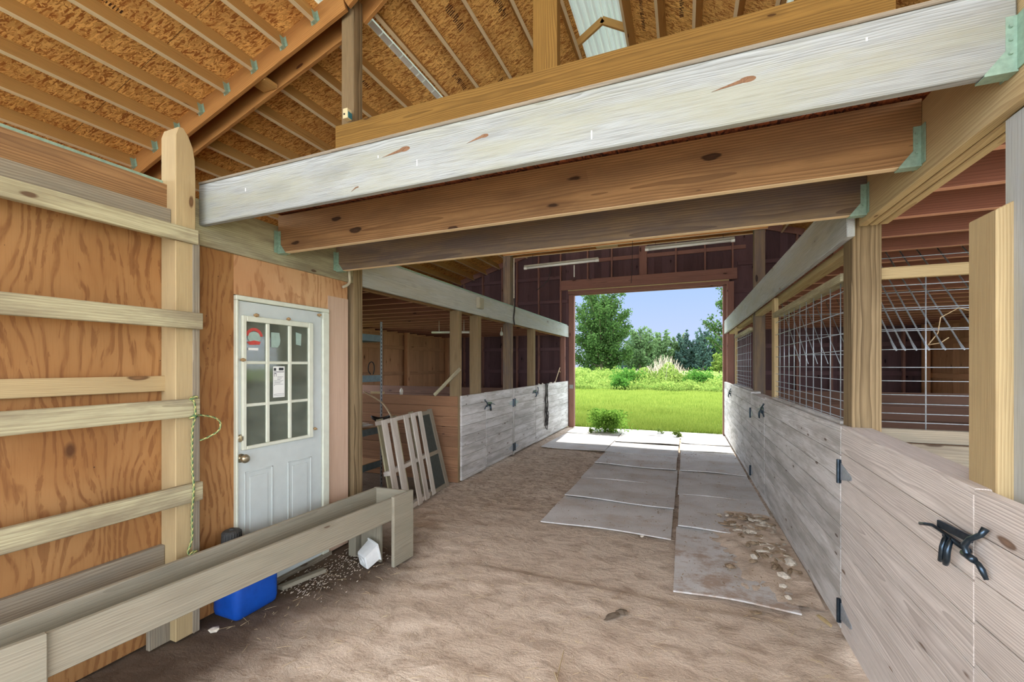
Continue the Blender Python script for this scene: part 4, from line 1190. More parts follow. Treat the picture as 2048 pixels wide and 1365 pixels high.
# ---- rope at the pointed post
t = thing('rope', 'green and yellow twisted rope hanging down the pointed post', 'rope', (-2.66, 1.62, 1.4))
def spl(pts, k=8):
    out = []; P = [Vector(p) for p in pts]; P = [P[0]] + P + [P[-1]]
    for i in range(1, len(P) - 2):
        for j in range(k):
            u = j / k; a, b_, c_, d_ = P[i - 1], P[i], P[i + 1], P[i + 2]
            out.append(.5 * ((2 * b_) + (c_ - a) * u + (2 * a - 5 * b_ + 4 * c_ - d_) * u * u + (3 * b_ - a - 3 * c_ + d_) * u ** 3))
    out.append(P[-2]); return out
MB().tube(spl([(-2.67, 1.60, 1.41), (-2.662, 1.612, 1.38), (-2.665, 1.618, 1.30), (-2.68, 1.612, 1.22), (-2.69, 1.617, 1.0), (-2.665, 1.61, .88), (-2.69, 1.615, .72), (-2.70, 1.622, .58), (-2.70, 1.60, .50), (-2.69, 1.632, .47), (-2.69, 1.61, .44)]), .006, 8).build('rope_strand', 'rope', t, smooth=True)
MB().tube(spl([(-2.66, 1.605, 1.31), (-2.67, 1.65, 1.305), (-2.66, 1.72, 1.285), (-2.655, 1.757, 1.25), (-2.66, 1.75, 1.20), (-2.68, 1.70, 1.165), (-2.70, 1.665, 1.15)]), .0055, 8).build('rope_loop', 'rope', t, smooth=True)
b = MB()
for r_, zz in ((.018, 1.41), (.02, 1.30), (.016, .50)):
    b.tube([(-2.668 + r_ * .7 * math.sin(a), 1.612 + r_ * math.cos(a), zz + .008 * math.sin(a * 1.5)) for a in np.linspace(0, 5.9, 16)], .0055, 7)
b.build('rope_knot', 'rope', t, smooth=True)

# ---- pallet and framed screen leaning in the open bay
t = thing('wooden_pallet', 'grey wooden pallet leaning in the open bay beside the stalls', 'pallet', (-2.8, 4.05, 0))
def PP(y, h, off=0.0):     # point on the leaning plane, h = height
    return Vector((-2.70 - .16 * (y - 3.6) - .215 * h / 1.03 - off, y, h))
for k, (yy, ww, of, mt) in enumerate(((3.63, .085, 0, 'pallet'), (3.815, .10, 0, 'pallet'), (4.106, .085, 0, 'pallet'), (4.286, .085, 0, 'pallet'), (4.477, .08, 0, 'pallet'),
                                      (3.98, .09, .09, 'rail'), (4.40, .09, .09, 'rail'), (3.68, .1, .09, 'rail'))):
    MB().obox(PP(yy, .02, of), PP(yy, 1.03, of), (-.16 * ww * 1.2, ww * 1.2, 0), (.018, 0, .004)).build('slat' if of == 0 else 'back_slat', mt, t, .003)
for h in (.04, .48, 1.0):
    MB().obox(PP(3.58, h, .05), PP(4.53, h, .05), (.016, 0, .045) if False else (-.009, 0, .045), (.075, 0, .015)).build('stringer', 'pallet', t, .003)
t = thing('framed_screen', 'dark screen in a wooden frame leaning behind the pallet', 'screen', (-2.95, 4.65, 0))
def QQ(y, h, off=0.0): return Vector((-2.86 - .1 * (y - 4.6) - .27 * h / 1.0 - off, y, h))
MB().obox(QQ(4.50, .5), QQ(4.84, .5), (-.27 * .95, 0, .95), (.006, 0, .002)).build('screen_panel', 'darkpanel', t)
MB().obox(QQ(4.86, .01), QQ(4.86, 1.02), (-.008, .08, 0), (.035, 0, .01)).build('frame_stile', 'greyrail', t, .003)
for h in (.04, .47, .98): MB().obox(QQ(4.40, h), QQ(4.85, h), (-.01, 0, .05), (.025, 0, .01)).build('frame_rail', 'greyrail', t, .003)

# ---- steel shelving in the bay
t = thing('steel_shelf', 'slotted steel shelving unit standing in the open bay', 'shelf', (-3.95, 3.9, 0))
SX0, SX1, SY0, SY1 = -4.2, -3.7, 3.35, 4.57
for xx, yy in ((SX1, SY1), (SX0, SY1), (SX1, SY0), (SX0, SY0)):
    b = MB(); sx = -1 if xx == SX1 else 1; sy = -1 if yy == SY1 else 1
    b.box(min(xx, xx + sx * .003), max(xx, xx + sx * .003), min(yy, yy + sy * .035), max(yy, yy + sy * .035), 0, 2.18, 'z')
    b.box(min(xx, xx + sx * .035), max(xx, xx + sx * .035), min(yy, yy + sy * .003), max(yy, yy + sy * .003), 0, 2.18, 'z')
    o = b.build('upright', 'galv', t)
    b = MB()
    for k in range(42): z = .04 + .05 * k; b.box(xx + .0005, xx + .0012, yy - .024 if sy < 0 else yy + .012, yy - .012 if sy < 0 else yy + .024, z, z + .024)
    if xx == SX1: b.build('slots', 'cable', o)
for z in (2.0, 1.478, .80, .357):
    for xx in (SX1 - .004, SX0): MB().box(xx - .002, xx + .002, SY0, SY1 - .03, z - .085, z, 'y').build('shelf_beam', 'steel', t, .002)
    for yy in (SY0, SY1 - .004): MB().box(SX0, SX1, yy, yy + .004, z - .085, z, 'x').build('shelf_beam', 'steel', t, .002)
    MB().box(SX0 + .01, SX1 - .01, SY0 + .01, SY1 - .01, z - .012, z + .004, 'y').build('shelf_board', 'plyfloor', t)
# things on the shelves
solo(MB().rock((-3.80, 4.10, 1.545), .07, .09, .06, 5, .4, sub=2), 'green_bag', 'greenthing', 'dark green bundle on the second steel shelf', 'bag', bevel=0, smooth=True)
b = MB(); b.box(-3.86, -3.78, 3.92, 4.04, 1.59, 1.65); b.box(-3.84, -3.80, 3.95, 4.0, 1.65, 1.68)
solo(b, 'tool_box', 'clear', 'pale small box lying on the green bundle', 'box')
b = MB(); b.tube(spl([(-3.75, 4.40, 1.49), (-3.75, 4.36, 1.54), (-3.75, 4.37, 1.62), (-3.75, 4.42, 1.65), (-3.75, 4.46, 1.62), (-3.75, 4.47, 1.55), (-3.75, 4.45, 1.49)]), .007, 6)
solo(b, 'bent_rod', 'cable', 'dark bent handle standing on the second steel shelf', 'handle', bevel=0, smooth=True)
solo(MB().obox((-3.9, 3.6, .85), (-3.75, 4.3, .87), (.12, 0, 0), (0, 0, .015)).obox((-3.85, 3.7, .825), (-3.8, 4.4, .84), (.2, 0, .0), (0, 0, .015)), 'loose_boards', 'pallet', 'loose pale boards on the third steel shelf', 'board')
b = MB(); c_ = Vector((-3.52, 4.32, .93))
for q in range(3):
    b.tube([c_ + Vector((.10 * math.cos(a), .11 * math.sin(a) * (1 + .1 * q), .02 * math.sin(2 * a) + .012 * q)) for a in np.linspace(0, 2 * PI, 22)], .008, 6, cap=False)
b.tube([c_ + Vector((0, 0, 0)), c_ + Vector((.02, .05, -.14))], .008, 6)
solo(b, 'hose_coil', 'cable', 'coil of dark hose hanging over the top of the pallet', 'hose', bevel=0, smooth=True)
solo(MB().tube(spl([(-4.05, 4.62, 1.245), (-3.7, 4.55, 1.12), (-3.45, 4.40, 1.0), (-3.27, 4.22, .95)]), .012, 8), 'long_pole', 'rod', 'thin pale pole slanting down behind the pallet', 'pole', bevel=0, smooth=True)
# rubbish in the dark corner of the bay
solo(MB().rock((-3.3, 3.6, .07), .16, .22, .07, 3, .3, sub=2), 'debris_heap', 'barkchip', 'low heap of debris in the dark corner of the open bay', 'debris', bevel=0)
# brace stick, bottle, small block on the partition
solo(MB().obox((-2.80, 5.06, 1.56), (-3.22, 5.075, 1.19), (0, .018, 0), (.03, 0, -.035)), 'diagonal_brace', 'rail', 'short diagonal brace from the corner post to the partition top', 'brace')
b = MB(); b.lathe((-3.80, 5.115, 1.18), [(0, .02), (.04, .025), (.07, .022), (.085, .010), (.10, .009)], 14)
solo(b, 'small_bottle', 'clear', 'small cloudy bottle on top of the partition', 'bottle', bevel=0, smooth=True)
solo(MB().box(-4.35, -4.12, 5.10, 5.14, 1.18, 1.215, 'x'), 'wood_block', 'fresh', 'small pale block on top of the partition', 'block')
solo(MB().tube([(-2.90, 9.95, 1.20), (-2.92, 10.45, 1.55)], .012, 6).tube([(-2.91, 10.38, 1.46), (-2.91, 10.44, 1.44)], .012, 6), 'leaning_stick', 'rod', 'thin stick leaning on the last left stall front', 'stick', bevel=0)
# small stuff and a hanging tangle of rope on the last front
b = MB(); rr = random.Random(5)
for k in range(5):
    y_ = 8.82 + .045 * k; pts = []
    for q in range(9): pts.append((XL + .02 + .012 * rr.random(), y_ + .03 * rr.uniform(-1, 1), 1.215 - .115 * q))
    b.tube(spl(pts, 3), .009, 6)
for k in range(3):
    c_ = Vector((XL + .03, 8.93 + .02 * k, .33 + .08 * k)); b.tube([c_ + Vector((.01 * math.sin(3 * a), .07 * math.cos(a), .13 * math.sin(a))) for a in np.linspace(0, 2 * PI, 16)], .008, 6, cap=False)
solo(b, 'rope_tangle', 'cable', 'tangled dark rope hanging over the left stall front near the doorway', 'rope', bevel=0, smooth=True)
for k, (yy, w_) in enumerate(((8.5, .10), (8.75, .08), (9.35, .2), (9.7, .12))):
    solo(MB().rock((XL - .012, yy, 1.212), .02, w_ / 2, .015, k + 30, 0), 'small_debris', 'stone', 'small pale scrap on top of the last left stall front, %s from the near end' % ORD[k], 'debris', bevel=0)

# ---- electrical bits
t = thing('junction_box', 'cream junction box with blue side on the tall post above the white beam', 'electrical box', (-2.77, 3.03, 3.83))
MB().box(-2.83, -2.775, 2.955, 3.01, 3.81, 3.90).build('box_body', 'switchbox', t, .003)
MB().box(-2.775, -2.77, 2.96, 3.01, 3.815, 3.87).build('box_cover', 'bluecover', t, .002)
b = MB(); b.lathe((-2.81, 2.955, 3.848), [(0, .009), (.004, .008)], 10, (0, -1, 0)); b.build('knockout', 'cable', t)
t = thing('outlet_box', 'grey green box mounted on the left stall beam', 'electrical box', (-2.80, 5.63, 2.5))
MB().box(-2.81, -2.755, 5.55, 5.70, 2.44, 2.60).build('box_body', 'greybox', t, .004)
MB().box(-2.755, -2.75, 5.56, 5.69, 2.45, 2.59).build('box_lid', 'greybox', t, .002)
solo(MB().tube(spl([(-2.79, 2.985, 2.48), (-2.785, 2.99, 2.40), (-2.78, 2.985, 2.35), (-2.775, 2.95, 2.315), (-2.775, 2.90, 2.29)]), .012, 8), 'conduit_elbow', 'pvc', 'pale conduit elbow at the end of the header beam', 'pipe', bevel=0, smooth=True)
solo(MB().tube(spl([(-2.845, 7.12, 3.55), (-2.845, 7.12, 3.1), (-2.838, 7.11, 2.66), (-2.80, 7.09, 2.62)]), .012, 8), 'wall_conduit', 'pvc', 'pale conduit running down the middle left post', 'pipe', bevel=0, smooth=True)
solo(MB().tube(spl([(-2.80, 7.02, 2.80), (-2.795, 7.03, 2.6), (-2.80, 7.0, 2.45), (-2.79, 7.02, 2.32)]), .013, 8), 'dark_cable', 'cable', 'dark cable hanging over the left stall beam at the middle post', 'cable', bevel=0, smooth=True)
for x0, x1, z0, z1, lab in ((-2.615, -1.31, 3.322, 3.344, 'left fluorescent tube light hanging below the middle tie beam'), (-.567, .691, 3.442, 3.453, 'right fluorescent tube light hanging below the middle tie beam')):
    t = thing('tube_light', lab, 'light', ((x0 + x1) / 2, 7.05, z0))
    MB().tube([(x0 + .04, 7.05, z0), (x1 - .04, 7.05, z1)], .019, 12).build('lamp_tube', 'tube', t, smooth=True)
    MB().obox((x0, 7.05, z0 + .032), (x1, 7.05, z1 + .032), (0, .06, 0), (0, 0, .03)).build('lamp_housing', 'greybox', t, .003)
    for xa, za in ((x0 - .005, z0), (x1 - .045, z1)): MB().tube([(xa, 7.05, za), (xa + .05, 7.05, za)], .024, 12).build('end_cap', 'tube', t)
    b = MB()
    for f_ in (.12, .88): b.tube([(x0 + (x1 - x0) * f_, 7.05, z0 + .04), (x0 + (x1 - x0) * f_, 7.05, 3.56)], .003, 5)
    b.build('hanging_wire', 'cable', t)
solo(MB().tube(spl([(-2.1, 7.05, 3.37), (-2.15, 7.1, 3.25), (-2.2, 7.12, 3.1), (-2.32, 7.12, 3.0), (-2.4, 7.1, 2.93)]), .006, 6), 'lamp_cord', 'cable', 'loose dark cord drooping below the left tube light', 'cable', bevel=0, smooth=True)
solo(MB().tube([(-1.72, 7.05, 3.30), (-1.72, 7.05, 3.10)], .008, 6), 'pull_chain', 'tube', 'short white pull rod below the left tube light', 'pull cord', bevel=0)
solo(MB().tube(spl([(-.75, 6.9, 3.9), (-.75, 6.9, 3.5), (-.76, 6.9, 3.1), (-.77, 6.9, 2.9)]), .004, 6), 'hanging_cord', 'cable', 'thin dark cord hanging in the middle of the aisle', 'cord', bevel=0)
solo(MB().tube([(-3.40, 6.54, 2.18), (-4.2, 6.54, 2.20)], .02, 8).tube([(-3.55, 6.54, 2.18), (-3.55, 6.54, 2.405)], .004, 5).tube([(-4.05, 6.54, 2.2), (-4.05, 6.54, 2.405)], .004, 5), 'tube_lamp', 'tube', 'pale tube light seen between the left stall posts', 'light', bevel=0, smooth=True)
b = MB(); b.tube([(-3.6, 8.3, 2.32), (-3.6, 8.3, 2.645)], .006, 6); b.lathe((-3.6, 8.3, 2.33), [(0, .02), (-.03, .03), (-.06, .035), (-.09, .02)], 12)
solo(b, 'light_bulb', 'tube', 'small bare bulb under the loft over the left stalls', 'bulb', bevel=0, smooth=True)

# ---- printing on the roof sheathing (illegible stamped marks)
def stamp(x, y, w_, h_, k, rr):
    b = MB(); nz = lambda xx: roof_z(xx) + (.1485 if abs(xx - XC) > 1.92 else .166)
    for i in range(k):
        yy = y + w_ * i / k; hh = h_ * rr.uniform(.35, 1.0); xx = x + rr.uniform(0, h_ - hh)
        b.obox((xx, yy, nz(xx)), (xx + hh, yy, nz(xx + hh)), (0, w_ / k * rr.uniform(.25, .6), 0), (0, 0, .001))
    return b
rr = random.Random(9)
for k, (x, y, w_, h_) in enumerate(((-2.35, 3.9, .35, .08), (-2.3, 5.2, .3, .07), (-1.95, 4.1, .45, .07), (-1.62, 4.6, .16, .10), (-2.66, 4.6, .3, .06), (-4.4, 1.2, .9, .05), (-4.9, .8, 1.0, .05), (-3.35, 2.0, .3, .10), (-3.9, 4.3, .3, .05), (-3.45, 3.7, .3, .06), (-.5, 5.2, .5, .05), (-.05, 4.9, .4, .05))):
    solo(stamp(x, y, w_, h_, int(w_ * 40), rr), 'printed_mark', 'stamp', 'faded black mill print on the roof sheathing, %s' % ('left lean-to' if x < -2.9 else 'centre roof'), 'print', 'mill prints on the %s sheathing' % ('lean-to' if x < -2.9 else 'centre'), bevel=0)

# ---- debris pile and loose bits
rr = random.Random(21); k = 0
for i in range(125):
    u = rr.random(); y = 3.75 + 1.25 * u; xlo = .62 - .34 * u; x = rr.uniform(xlo, .80)
    if rr.random() < .3: x = rr.uniform(.5, .8)
    s = rr.uniform(.010, .026); el = rr.uniform(1.2, 3.4)
    mt = rr.choice(('stone', 'barkchip', 'greychip', 'barkchip', 'greychip'))
    x = min(x, .83 - s * 1.8)
    solo(MB().rock((x, y, .034 + s * .4 + rr.random() * .018), s, s * el if s * el < .07 else .07, s * .6, i, rr.uniform(0, PI)), 'wood_chip', mt,
         'small rubble chip in the pile beside the right stall front', 'rubble', 'rubble pile by the right stalls', bevel=0)
for nm, x, y, sx, sy, sz, mt, lab in (
    ('stone', .775, 3.92, .055, .065, .045, 'stone', 'large pale stone against the right stall front'),
    ('stone', .69, 3.69, .045, .05, .03, 'stone', 'squarish pale stone on the nearest right mat'),
    ('stone', .53, 3.95, .025, .05, .03, 'stone', 'upright white chunk at the near edge of the rubble pile'),
    ('stone', .605, 3.97, .035, .055, .035, 'barkchip', 'tan chunk at the near edge of the rubble pile'),
    ('stick_piece', .69, 4.0, .08, .02, .018, 'stone', 'pale stick piece lying from the rubble to the large stone'),
    ('stone', .66, 3.54, .035, .03, .014, 'stone', 'thin pale flake on the nearest right mat'),
    ('stone', .655, 3.37, .022, .028, .016, 'stone', 'small cube of stone near the corner of the nearest right mat'),
    ('stone', .43, 3.13, .045, .022, .012, 'barkchip', 'flat tan chip on the dirt before the nearest right mat'),
    ('stone', .33, 3.72, .05, .03, .02, 'barkchip', 'brown chip alone on the nearest right mat'),
    ('stone', .81, 3.20, .018, .07, .014, 'fresh', 'pale wood splinter at the foot of the right stall front'),
    ('stone', -.36, 4.08, .02, .018, .012, 'stone', 'tiny stone in front of the middle mat row'),
    ('stone', -2.62, 1.70, .035, .03, .018, 'stone', 'small stone beside the blue jug')):
    solo(MB().rock((x, y, sz * .6 + (.02 if y > 3.2 and x > -1.3 else 0)), sx, sy, sz, int(abs(x * 100)) + 3, .4), nm, mt, lab, 'stone', bevel=0)
b = MB(); nx_ = 26; ny_ = 34
for j in range(ny_ + 1):
    for i in range(nx_ + 1):
        x = .22 + .635 * i / nx_; y = 3.32 + 1.85 * j / ny_; u = (x - .22) / .635; v = (y - 4.3) / .9
        hgt = .050 * max(0, 1 - v * v) * min(1, u * 1.3) + .022 * fbm(x, y, 9) - .004 - .05 * max(0, .35 - u)
        if x > .8: hgt = min(hgt, .03)
        b.v.append((x, y, .014 + hgt)); b.g.append((x, y, 0))
for j in range(ny_):
    for i in range(nx_): a_ = j * (nx_ + 1) + i; b.f.append((a_, a_ + 1, a_ + nx_ + 2, a_ + nx_ + 1)); b.mi.append(0)
o = b.build('dirt_mound', 'dirt', None, smooth=True); tag(o, 'low mound of dirt spread over the right mats under the rubble', 'dirt', kind='stuff')
b = MB(); rr = random.Random(61)
for i in range(1500):
    if rr.random() < .5: x, y = rr.uniform(-1.33, -.14), rr.uniform(4.2, 7.8)
    else: x, y = rr.uniform(-.04, .8), rr.uniform(3.3, 8.4)
    if rr.random() > .25 + .75 * max(0, mnoise.noise(Vector((x * 2.5, y * 1.6, 0))) * 2.2): continue
    s_ = rr.uniform(.002, .007); a_ = rr.uniform(0, PI); L_ = s_ * rr.choice((1, 1, 2, 5))
    b.obox((x, y, .046), (x + L_ * math.cos(a_), y + L_ * math.sin(a_), .047), (-s_ * math.sin(a_), s_ * math.cos(a_), 0), (0, 0, .003))
tag(b.build('mat_litter', 'barkchip'), 'fine dark crumbs and chaff scattered over the grey mats', 'litter', kind='stuff')
# hay straws strewn on the dirt
b = MB(); rr = random.Random(4)
for i in range(900):
    x = rr.uniform(-2.7, .8); y = rr.uniform(1.6, 7.9) if rr.random() < .75 else rr.uniform(1.6, 3.5)
    if x > -1.4 and y > 3.1: continue
    a = rr.uniform(0, PI); L = rr.uniform(.02, .09); z = .006 + .012 * rr.random()
    dx, dy = math.cos(a) * L, math.sin(a) * L
    b.tube([(x, y, z), (x + dx * .5 + .01, y + dy * .5, z + .006), (x + dx, y + dy, z)], .0012, 3, cap=False)
tag(b.build('straw_litter', 'straw'), 'loose straws strewn over the dirt aisle', 'straw', kind='stuff')
b = MB(); rr = random.Random(14)
for i in range(420):
    x = rr.gauss(-2.55, .12); y = rr.uniform(2.15, 2.95); b.rock((x, y, .006), .008, .008, .006, i, 0, sub=0) if False else b.obox((x, y, .004), (x + .008, y + rr.uniform(-.005, .005), .009), (0, .006, 0), (0, 0, .005))
tag(b.build('gravel', 'greychip'), 'scattered pale gravel at the foot of the white door', 'gravel', kind='stuff')
solo(MB().rock((-.42, 2.74, .012), .07, .022, .016, 8, .9, sub=2).rock((-.37, 2.80, .014), .04, .025, .016, 9, .1, sub=2), 'bark_scrap', 'trunk', 'dark bark scrap lying on the dirt in the foreground', 'bark', bevel=0)
MBx = MB(); MBx.tube(spl([(-.62, 2.12, .012), (-.55, 2.02, .015), (-.42, 1.95, .014), (-.28, 1.93, .01)]), .003, 5); MBx.tube(spl([(-.6, 2.1, .012), (-.62, 2.3, .015)]), .003, 5)
solo(MBx, 'dry_twig', 'straw', 'thin curved dry twig on the dirt at the front', 'twig', bevel=0)

# ------------------------------------------------------------------ outdoors
NR = np.random.default_rng(5)


def quads_mesh(name, P, size, mat, kind='leaf', parent=None, off=(0, 0, 0), aspect=.55, up=0.0):
    """P (n,3) leaf centres -> diamond leaves with random orientation, built as one mesh"""
    n_ = len(P); a = NR.normal(size=(n_, 3)); a[:, 2] += up; a /= np.linalg.norm(a, axis=1)[:, None]
    c = NR.normal(size=(n_, 3)); b_ = np.cross(a, c); b_ /= np.linalg.norm(b_, axis=1)[:, None]
    s = (size * NR.uniform(.6, 1.3, n_))[:, None]
    V = np.stack([P - a * s, P + b_ * s * aspect, P + a * s, P - b_ * s * aspect], 1).reshape(-1, 3) - np.array(off)
    return np_mesh(name, V, 4, mat, parent, off)


def np_mesh(name, V, k, mat, parent=None, off=(0, 0, 0)):
    me = bpy.data.meshes.new(name); nv = len(V); nf = nv // k
    me.vertices.add(nv); me.vertices.foreach_set('co', V.astype(np.float32).ravel())
    me.loops.add(nv); me.loops.foreach_set('vertex_index', np.arange(nv, dtype=np.int32))
    me.polygons.add(nf); me.polygons.foreach_set('loop_start', np.arange(0, nv, k, dtype=np.int32))
    me.polygons.foreach_set('loop_total', np.full(nf, k, dtype=np.int32))
    me.materials.append(M[mat]); me.update(); me.validate()
    o = bpy.data.objects.new(name, me); S.collection.objects.link(o)
    if parent is not None: o.parent = parent
    else: o.location = off
    return o


def tree(x, y, h, rad, label, leafmat, nleaf, lsize, crown_lo=.12, blobs=14, lean=0, seed=0, name='leafy_tree', airy=.0):
    """trunk, ascending limbs and leaf clusters strung along the limbs"""
    rr = random.Random(seed); t = thing(name, label, 'tree', (x, y, 0))
    b = MB(); b.tube([(x, y, -.2), (x + lean * .3, y, h * .3), (x + lean * .7, y, h * .6), (x + lean, y, h * .86)], [h * .022, h * .016, h * .010, h * .003], 8)
    C = []
    for i in range(blobs * 3):
        fr = (i % blobs + rr.random()) / blobs; z0 = h * (crown_lo * .6 + .45 * fr)
        ang = i * 2.4 + rr.uniform(-.3, .3); el = math.radians(18 + 58 * fr + rr.uniform(-10, 10))
        reach = (rad * (1.06 - .25 * fr) / max(.3, math.cos(el))) * rr.uniform(.75, 1.08)
        reach = min(reach, (h * rr.uniform(.86, 1.03) - z0) / max(.08, math.sin(el)))
        d = Vector((math.cos(ang) * math.cos(el), math.sin(ang) * math.cos(el), math.sin(el)))
        p0 = Vector((x + lean * fr * .6, y, z0)); p1 = p0 + d * reach
        b.tube([p0, (p0 + p1) / 2 + Vector((0, 0, -.02 * h)), p1], [h * .006, h * .004, h * .0012], 5)
        for q in range(7):
            u = .22 + .78 * (q + rr.random() * .6) / 7; C.append((p0.lerp(p1, u) + Vector((0, 0, rr.uniform(-.01, .02) * h)), 1.25 - .85 * u))
    b.build('trunk', 'trunk', t)
    per = max(6, nleaf // len(C)); P = []
    for p, w_ in C:
        sg = rad * .13 * w_ * (1 - airy * .3); P.append(NR.normal(size=(per, 3)) * sg + np.array(p))
    P = np.concatenate(P); P = P[P[:, 2] > .02 * h]
    quads_mesh('foliage', P, lsize, leafmat, parent=t, off=(x, y, 0))
    return t


tree(-14.4, 80, 15.4, 6.2, 'big bushy tree left of centre in the field beyond the doorway', 'treeleaf', 24000, .24, .10, 16, .6, 1)
tree(-17.5, 98, 8.5, 4.5, 'lower green tree at the left edge of the doorway view', 'treeleaf', 4500, .32, .1, 9, 0, 2)
tree(-9.6, 104, 10.6, 4.2, 'light green tree just right of the big bushy tree', 'farleaf2', 4500, .32, .1, 9, 0, 3)
far = [(-15.5, 150, 10.6, 4.6, 'farleaf'), (-11.0, 152, 11.2, 3.6, 'farleaf2'), (-7.0, 148, 14.0, 3.9, 'farleaf2'), (-2.6, 155, 13.2, 3.6, 'farleaf2'), (-.2, 150, 14.4, 2.6, 'farleaf'),
       (3.0, 152, 10.6, 2.8, 'farleaf'), (5.6, 146, 13.4, 3.0, 'farleaf'), (9.8, 150, 12.4, 3.4, 'farleaf'), (13.8, 154, 11.0, 3.4, 'farleaf')]
nm = ['shadowed tree right behind the light green one', 'rounded pale tree in the far tree line', 'tall airy pale tree in the far tree line', 'low hazy tree between two taller far ones', 'dark upright tree near the middle of the far line',
      'short dark tree in a dip of the far line', 'tall bluish tree in the right half of the far line', 'bluish tree next to the right doorway edge', 'last low tree of the far line at the right']
for k, (x, y, h, r_, mt) in enumerate(far):
    tree(x, y, h, r_, nm[k], mt, 3400, .42, .08, 9, 0, 30 + k)
# undergrowth joining the far line
b = []
for i in range(26):
    cx_ = -20 + 1.7 * i; b.append(NR.normal(size=(330, 3)) * np.array([1.4, 1.0, 2.2]) + np.array([cx_, 156, 2.6]))
P = np.concatenate(b); P[:, 2] = np.abs(P[:, 2])
o = quads_mesh('hedgerow', P, .42, 'farleaf', off=(0, 152, 0)); tag(o, 'dense dark undergrowth behind and under the far tree line', 'hedge')
tree(5.6, 52, 12.5, 3.7, 'tree with open leafy branches cut by the right side of the doorway', 'treeleaf', 9000, .16, .22, 13, 0, 50, airy=.6)
tree(7.0, 100, 4.3, 1.9, 'small bright bush in front of the far tree line at the right', 'weed', 2600, .22, .08, 6, 0, 60, 'round_bush')

# weed belt
def weed_patch(x0, x1, y0, y1, n_, h, s, mat, label, name='weed_belt'):
    x = NR.uniform(x0, x1, n_); y = NR.uniform(y0, y1, n_)
    lump = .55 + .45 * np.sin(x * 1.3 + 1.7) * np.sin(y * .9 + x * .35) + .2 * np.sin(x * 4.1)
    z = NR.uniform(0.02, 1, n_) ** .8 * h * np.clip(lump, .25, 1.3)
    o = quads_mesh(name, np.stack([x, y, z], 1), s, mat, off=((x0 + x1) / 2, y0, 0), up=.6, aspect=.45)
    return tag(o, label, 'weeds', kind='stuff')
weed_patch(-12, 8, 28, 33, 22000, .62, .10, 'weed', 'bright low weeds along the front of the weed belt in the field')
weed_patch(-12, 9, 33, 44, 20000, .85, .13, 'weed', 'taller pale weeds behind the front weeds')
weed_patch(-14, -5.2, 40, 56, 9000, 1.35, .13, 'weed', 'weeds in front of the big tree on the left')
# mound of weeds right of centre
x = NR.normal(0, 2.2, 15000); y = NR.normal(0, 1.3, 15000); hh = 1.6 * np.exp(-(x / 2.6) ** 2 - (y / 2.2) ** 2) + .35
P = np.stack([x - 1.6, y + 36, NR.uniform(.25, 1, 15000) * hh * (.8 + .2 * np.sin(x * 3))], 1)
tag(quads_mesh('weed_mound', P, .085, 'weed', off=(-1.6, 36, 0), up=.5), 'rounded mound of bright weeds in the middle of the field', 'weeds', kind='stuff')
for k, (cx_, cy_, ww, hh, lab) in enumerate(((-4.2, 34.5, .9, 1.15, 'dark green clump left of the weed mound'), (1.1, 34.5, .8, 1.05, 'dark green clump right of the weed mound'), (-9.3, 33, .6, .9, 'dark clump at the left of the weed belt'), (-3.9, 28.6, .35, .7, 'small dark clump at the front edge of the weeds'))):
    P = NR.normal(size=(1900, 3)) * np.array([ww * .6, ww * .5, hh * .3]) + np.array([cx_, cy_, hh * .5]); P[:, 2] = np.abs(P[:, 2])
    tag(quads_mesh('weed_clump', P, .10, 'weeddark', off=(cx_, cy_, 0)), lab, 'weeds')
b = MB(); rr = random.Random(77)
for i in range(260):
    x = rr.gauss(-1.4, 1.1); y = rr.gauss(36.5, .8); h = 1.2 + rr.random() * 1.3 * math.exp(-((x + 1.4) / 1.3) ** 2)
    b.tube([(x, y, .2), (x + rr.uniform(-.1, .1), y, h * .6), (x + rr.uniform(-.35, .35), y, h)], .008, 3, cap=False)
tag(b.build('dead_stalks', 'deadstem'), 'pale dead stalks standing out of the weed mound', 'weeds', kind='stuff')

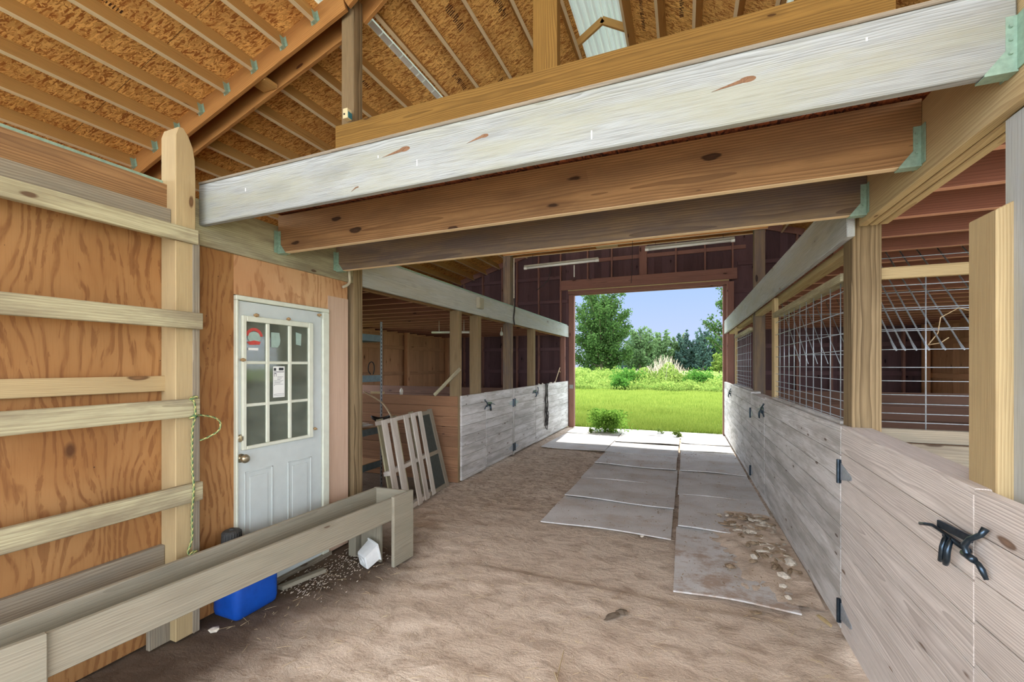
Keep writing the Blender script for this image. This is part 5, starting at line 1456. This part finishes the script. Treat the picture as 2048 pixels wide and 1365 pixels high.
# grass blades, dense by the doorway and thinning outwards
def blades(n_, x0, x1, y0, y1, h0, h1, wd, pw=1.0):
    v = NR.uniform(0, 1, n_) ** pw; y = y0 + (y1 - y0) * v; x = NR.uniform(x0, x1, n_) * (1 + .045 * (y - 11))
    h = NR.uniform(h0, h1, n_) * (1 + .35 * np.sin(x * 2.3) * np.sin(y * 1.9)); a = NR.uniform(0, 2 * PI, n_); l = NR.uniform(0, .7, n_) * h
    dx, dy = np.cos(a), np.sin(a); z = np.zeros(n_)
    A = np.stack([x - dy * wd, y + dx * wd, z - .02], 1); B = np.stack([x + dy * wd, y - dx * wd, z - .02], 1)
    a2 = NR.uniform(0, 2 * PI, n_); C = np.stack([x + np.cos(a2) * l, y + np.sin(a2) * l, h], 1)
    return np.stack([A, B, C], 1).reshape(-1, 3)
V = np.concatenate([blades(60000, -4.6, 2.0, 11.1, 17, .03, .11, .006, 1.2), blades(50000, -5.0, 2.2, 15, 30, .05, .16, .013, 1.0)])
o = np_mesh('lawn_grass', V - np.array([0, 11, 0]), 3, 'grass', off=(0, 11, 0)); tag(o, 'bright green grass growing outside the rear doorway', 'grass', kind='stuff')
# plants pushing up by the threshold
def clump(x, y, r_, h, n_, s, label, mat='plantleaf'):
    t = thing('leafy_weed', label, 'plant', (x, y, 0)); b = MB(); rr = random.Random(int(x * 100)); P = []
    for i in range(max(5, n_ // 60)):
        a = rr.uniform(0, 2 * PI); rd = r_ * rr.random(); hx = h * rr.uniform(.15, 1)
        tip = Vector((x + math.cos(a) * rd, y + math.sin(a) * rd * .6, hx)); b.tube([(x + math.cos(a) * rd * .4, y, 0), tip], .004, 4)
        g = NR.normal(size=(60, 3)) * np.array([r_ * .22, r_ * .18, h * .16]) + np.array(tip); g[:, 2] = np.clip(g[:, 2], .02, h * 1.12); P.append(g)
    b.build('stem', 'weeddark', t); quads_mesh('foliage', np.concatenate(P), s, mat, parent=t, off=(x, y, 0), up=.4)
clump(-1.62, 10.3, .40, .46, 3000, .030, 'bushy green weed growing at the threshold of the rear doorway')
clump(-2.05, 10.7, .22, .46, 900, .028, 'slender weed beside the bushy one at the threshold')
clump(-.12, 10.15, .12, .16, 200, .02, 'low weed between the mats at the threshold', 'weed')
clump(-.55, 10.5, .10, .13, 140, .016, 'tiny sprig between the mats left of the low weed', 'weed')
clump(-2.05, 10.0, .05, .10, 80, .014, 'single small sprig on the left mat', 'weed')
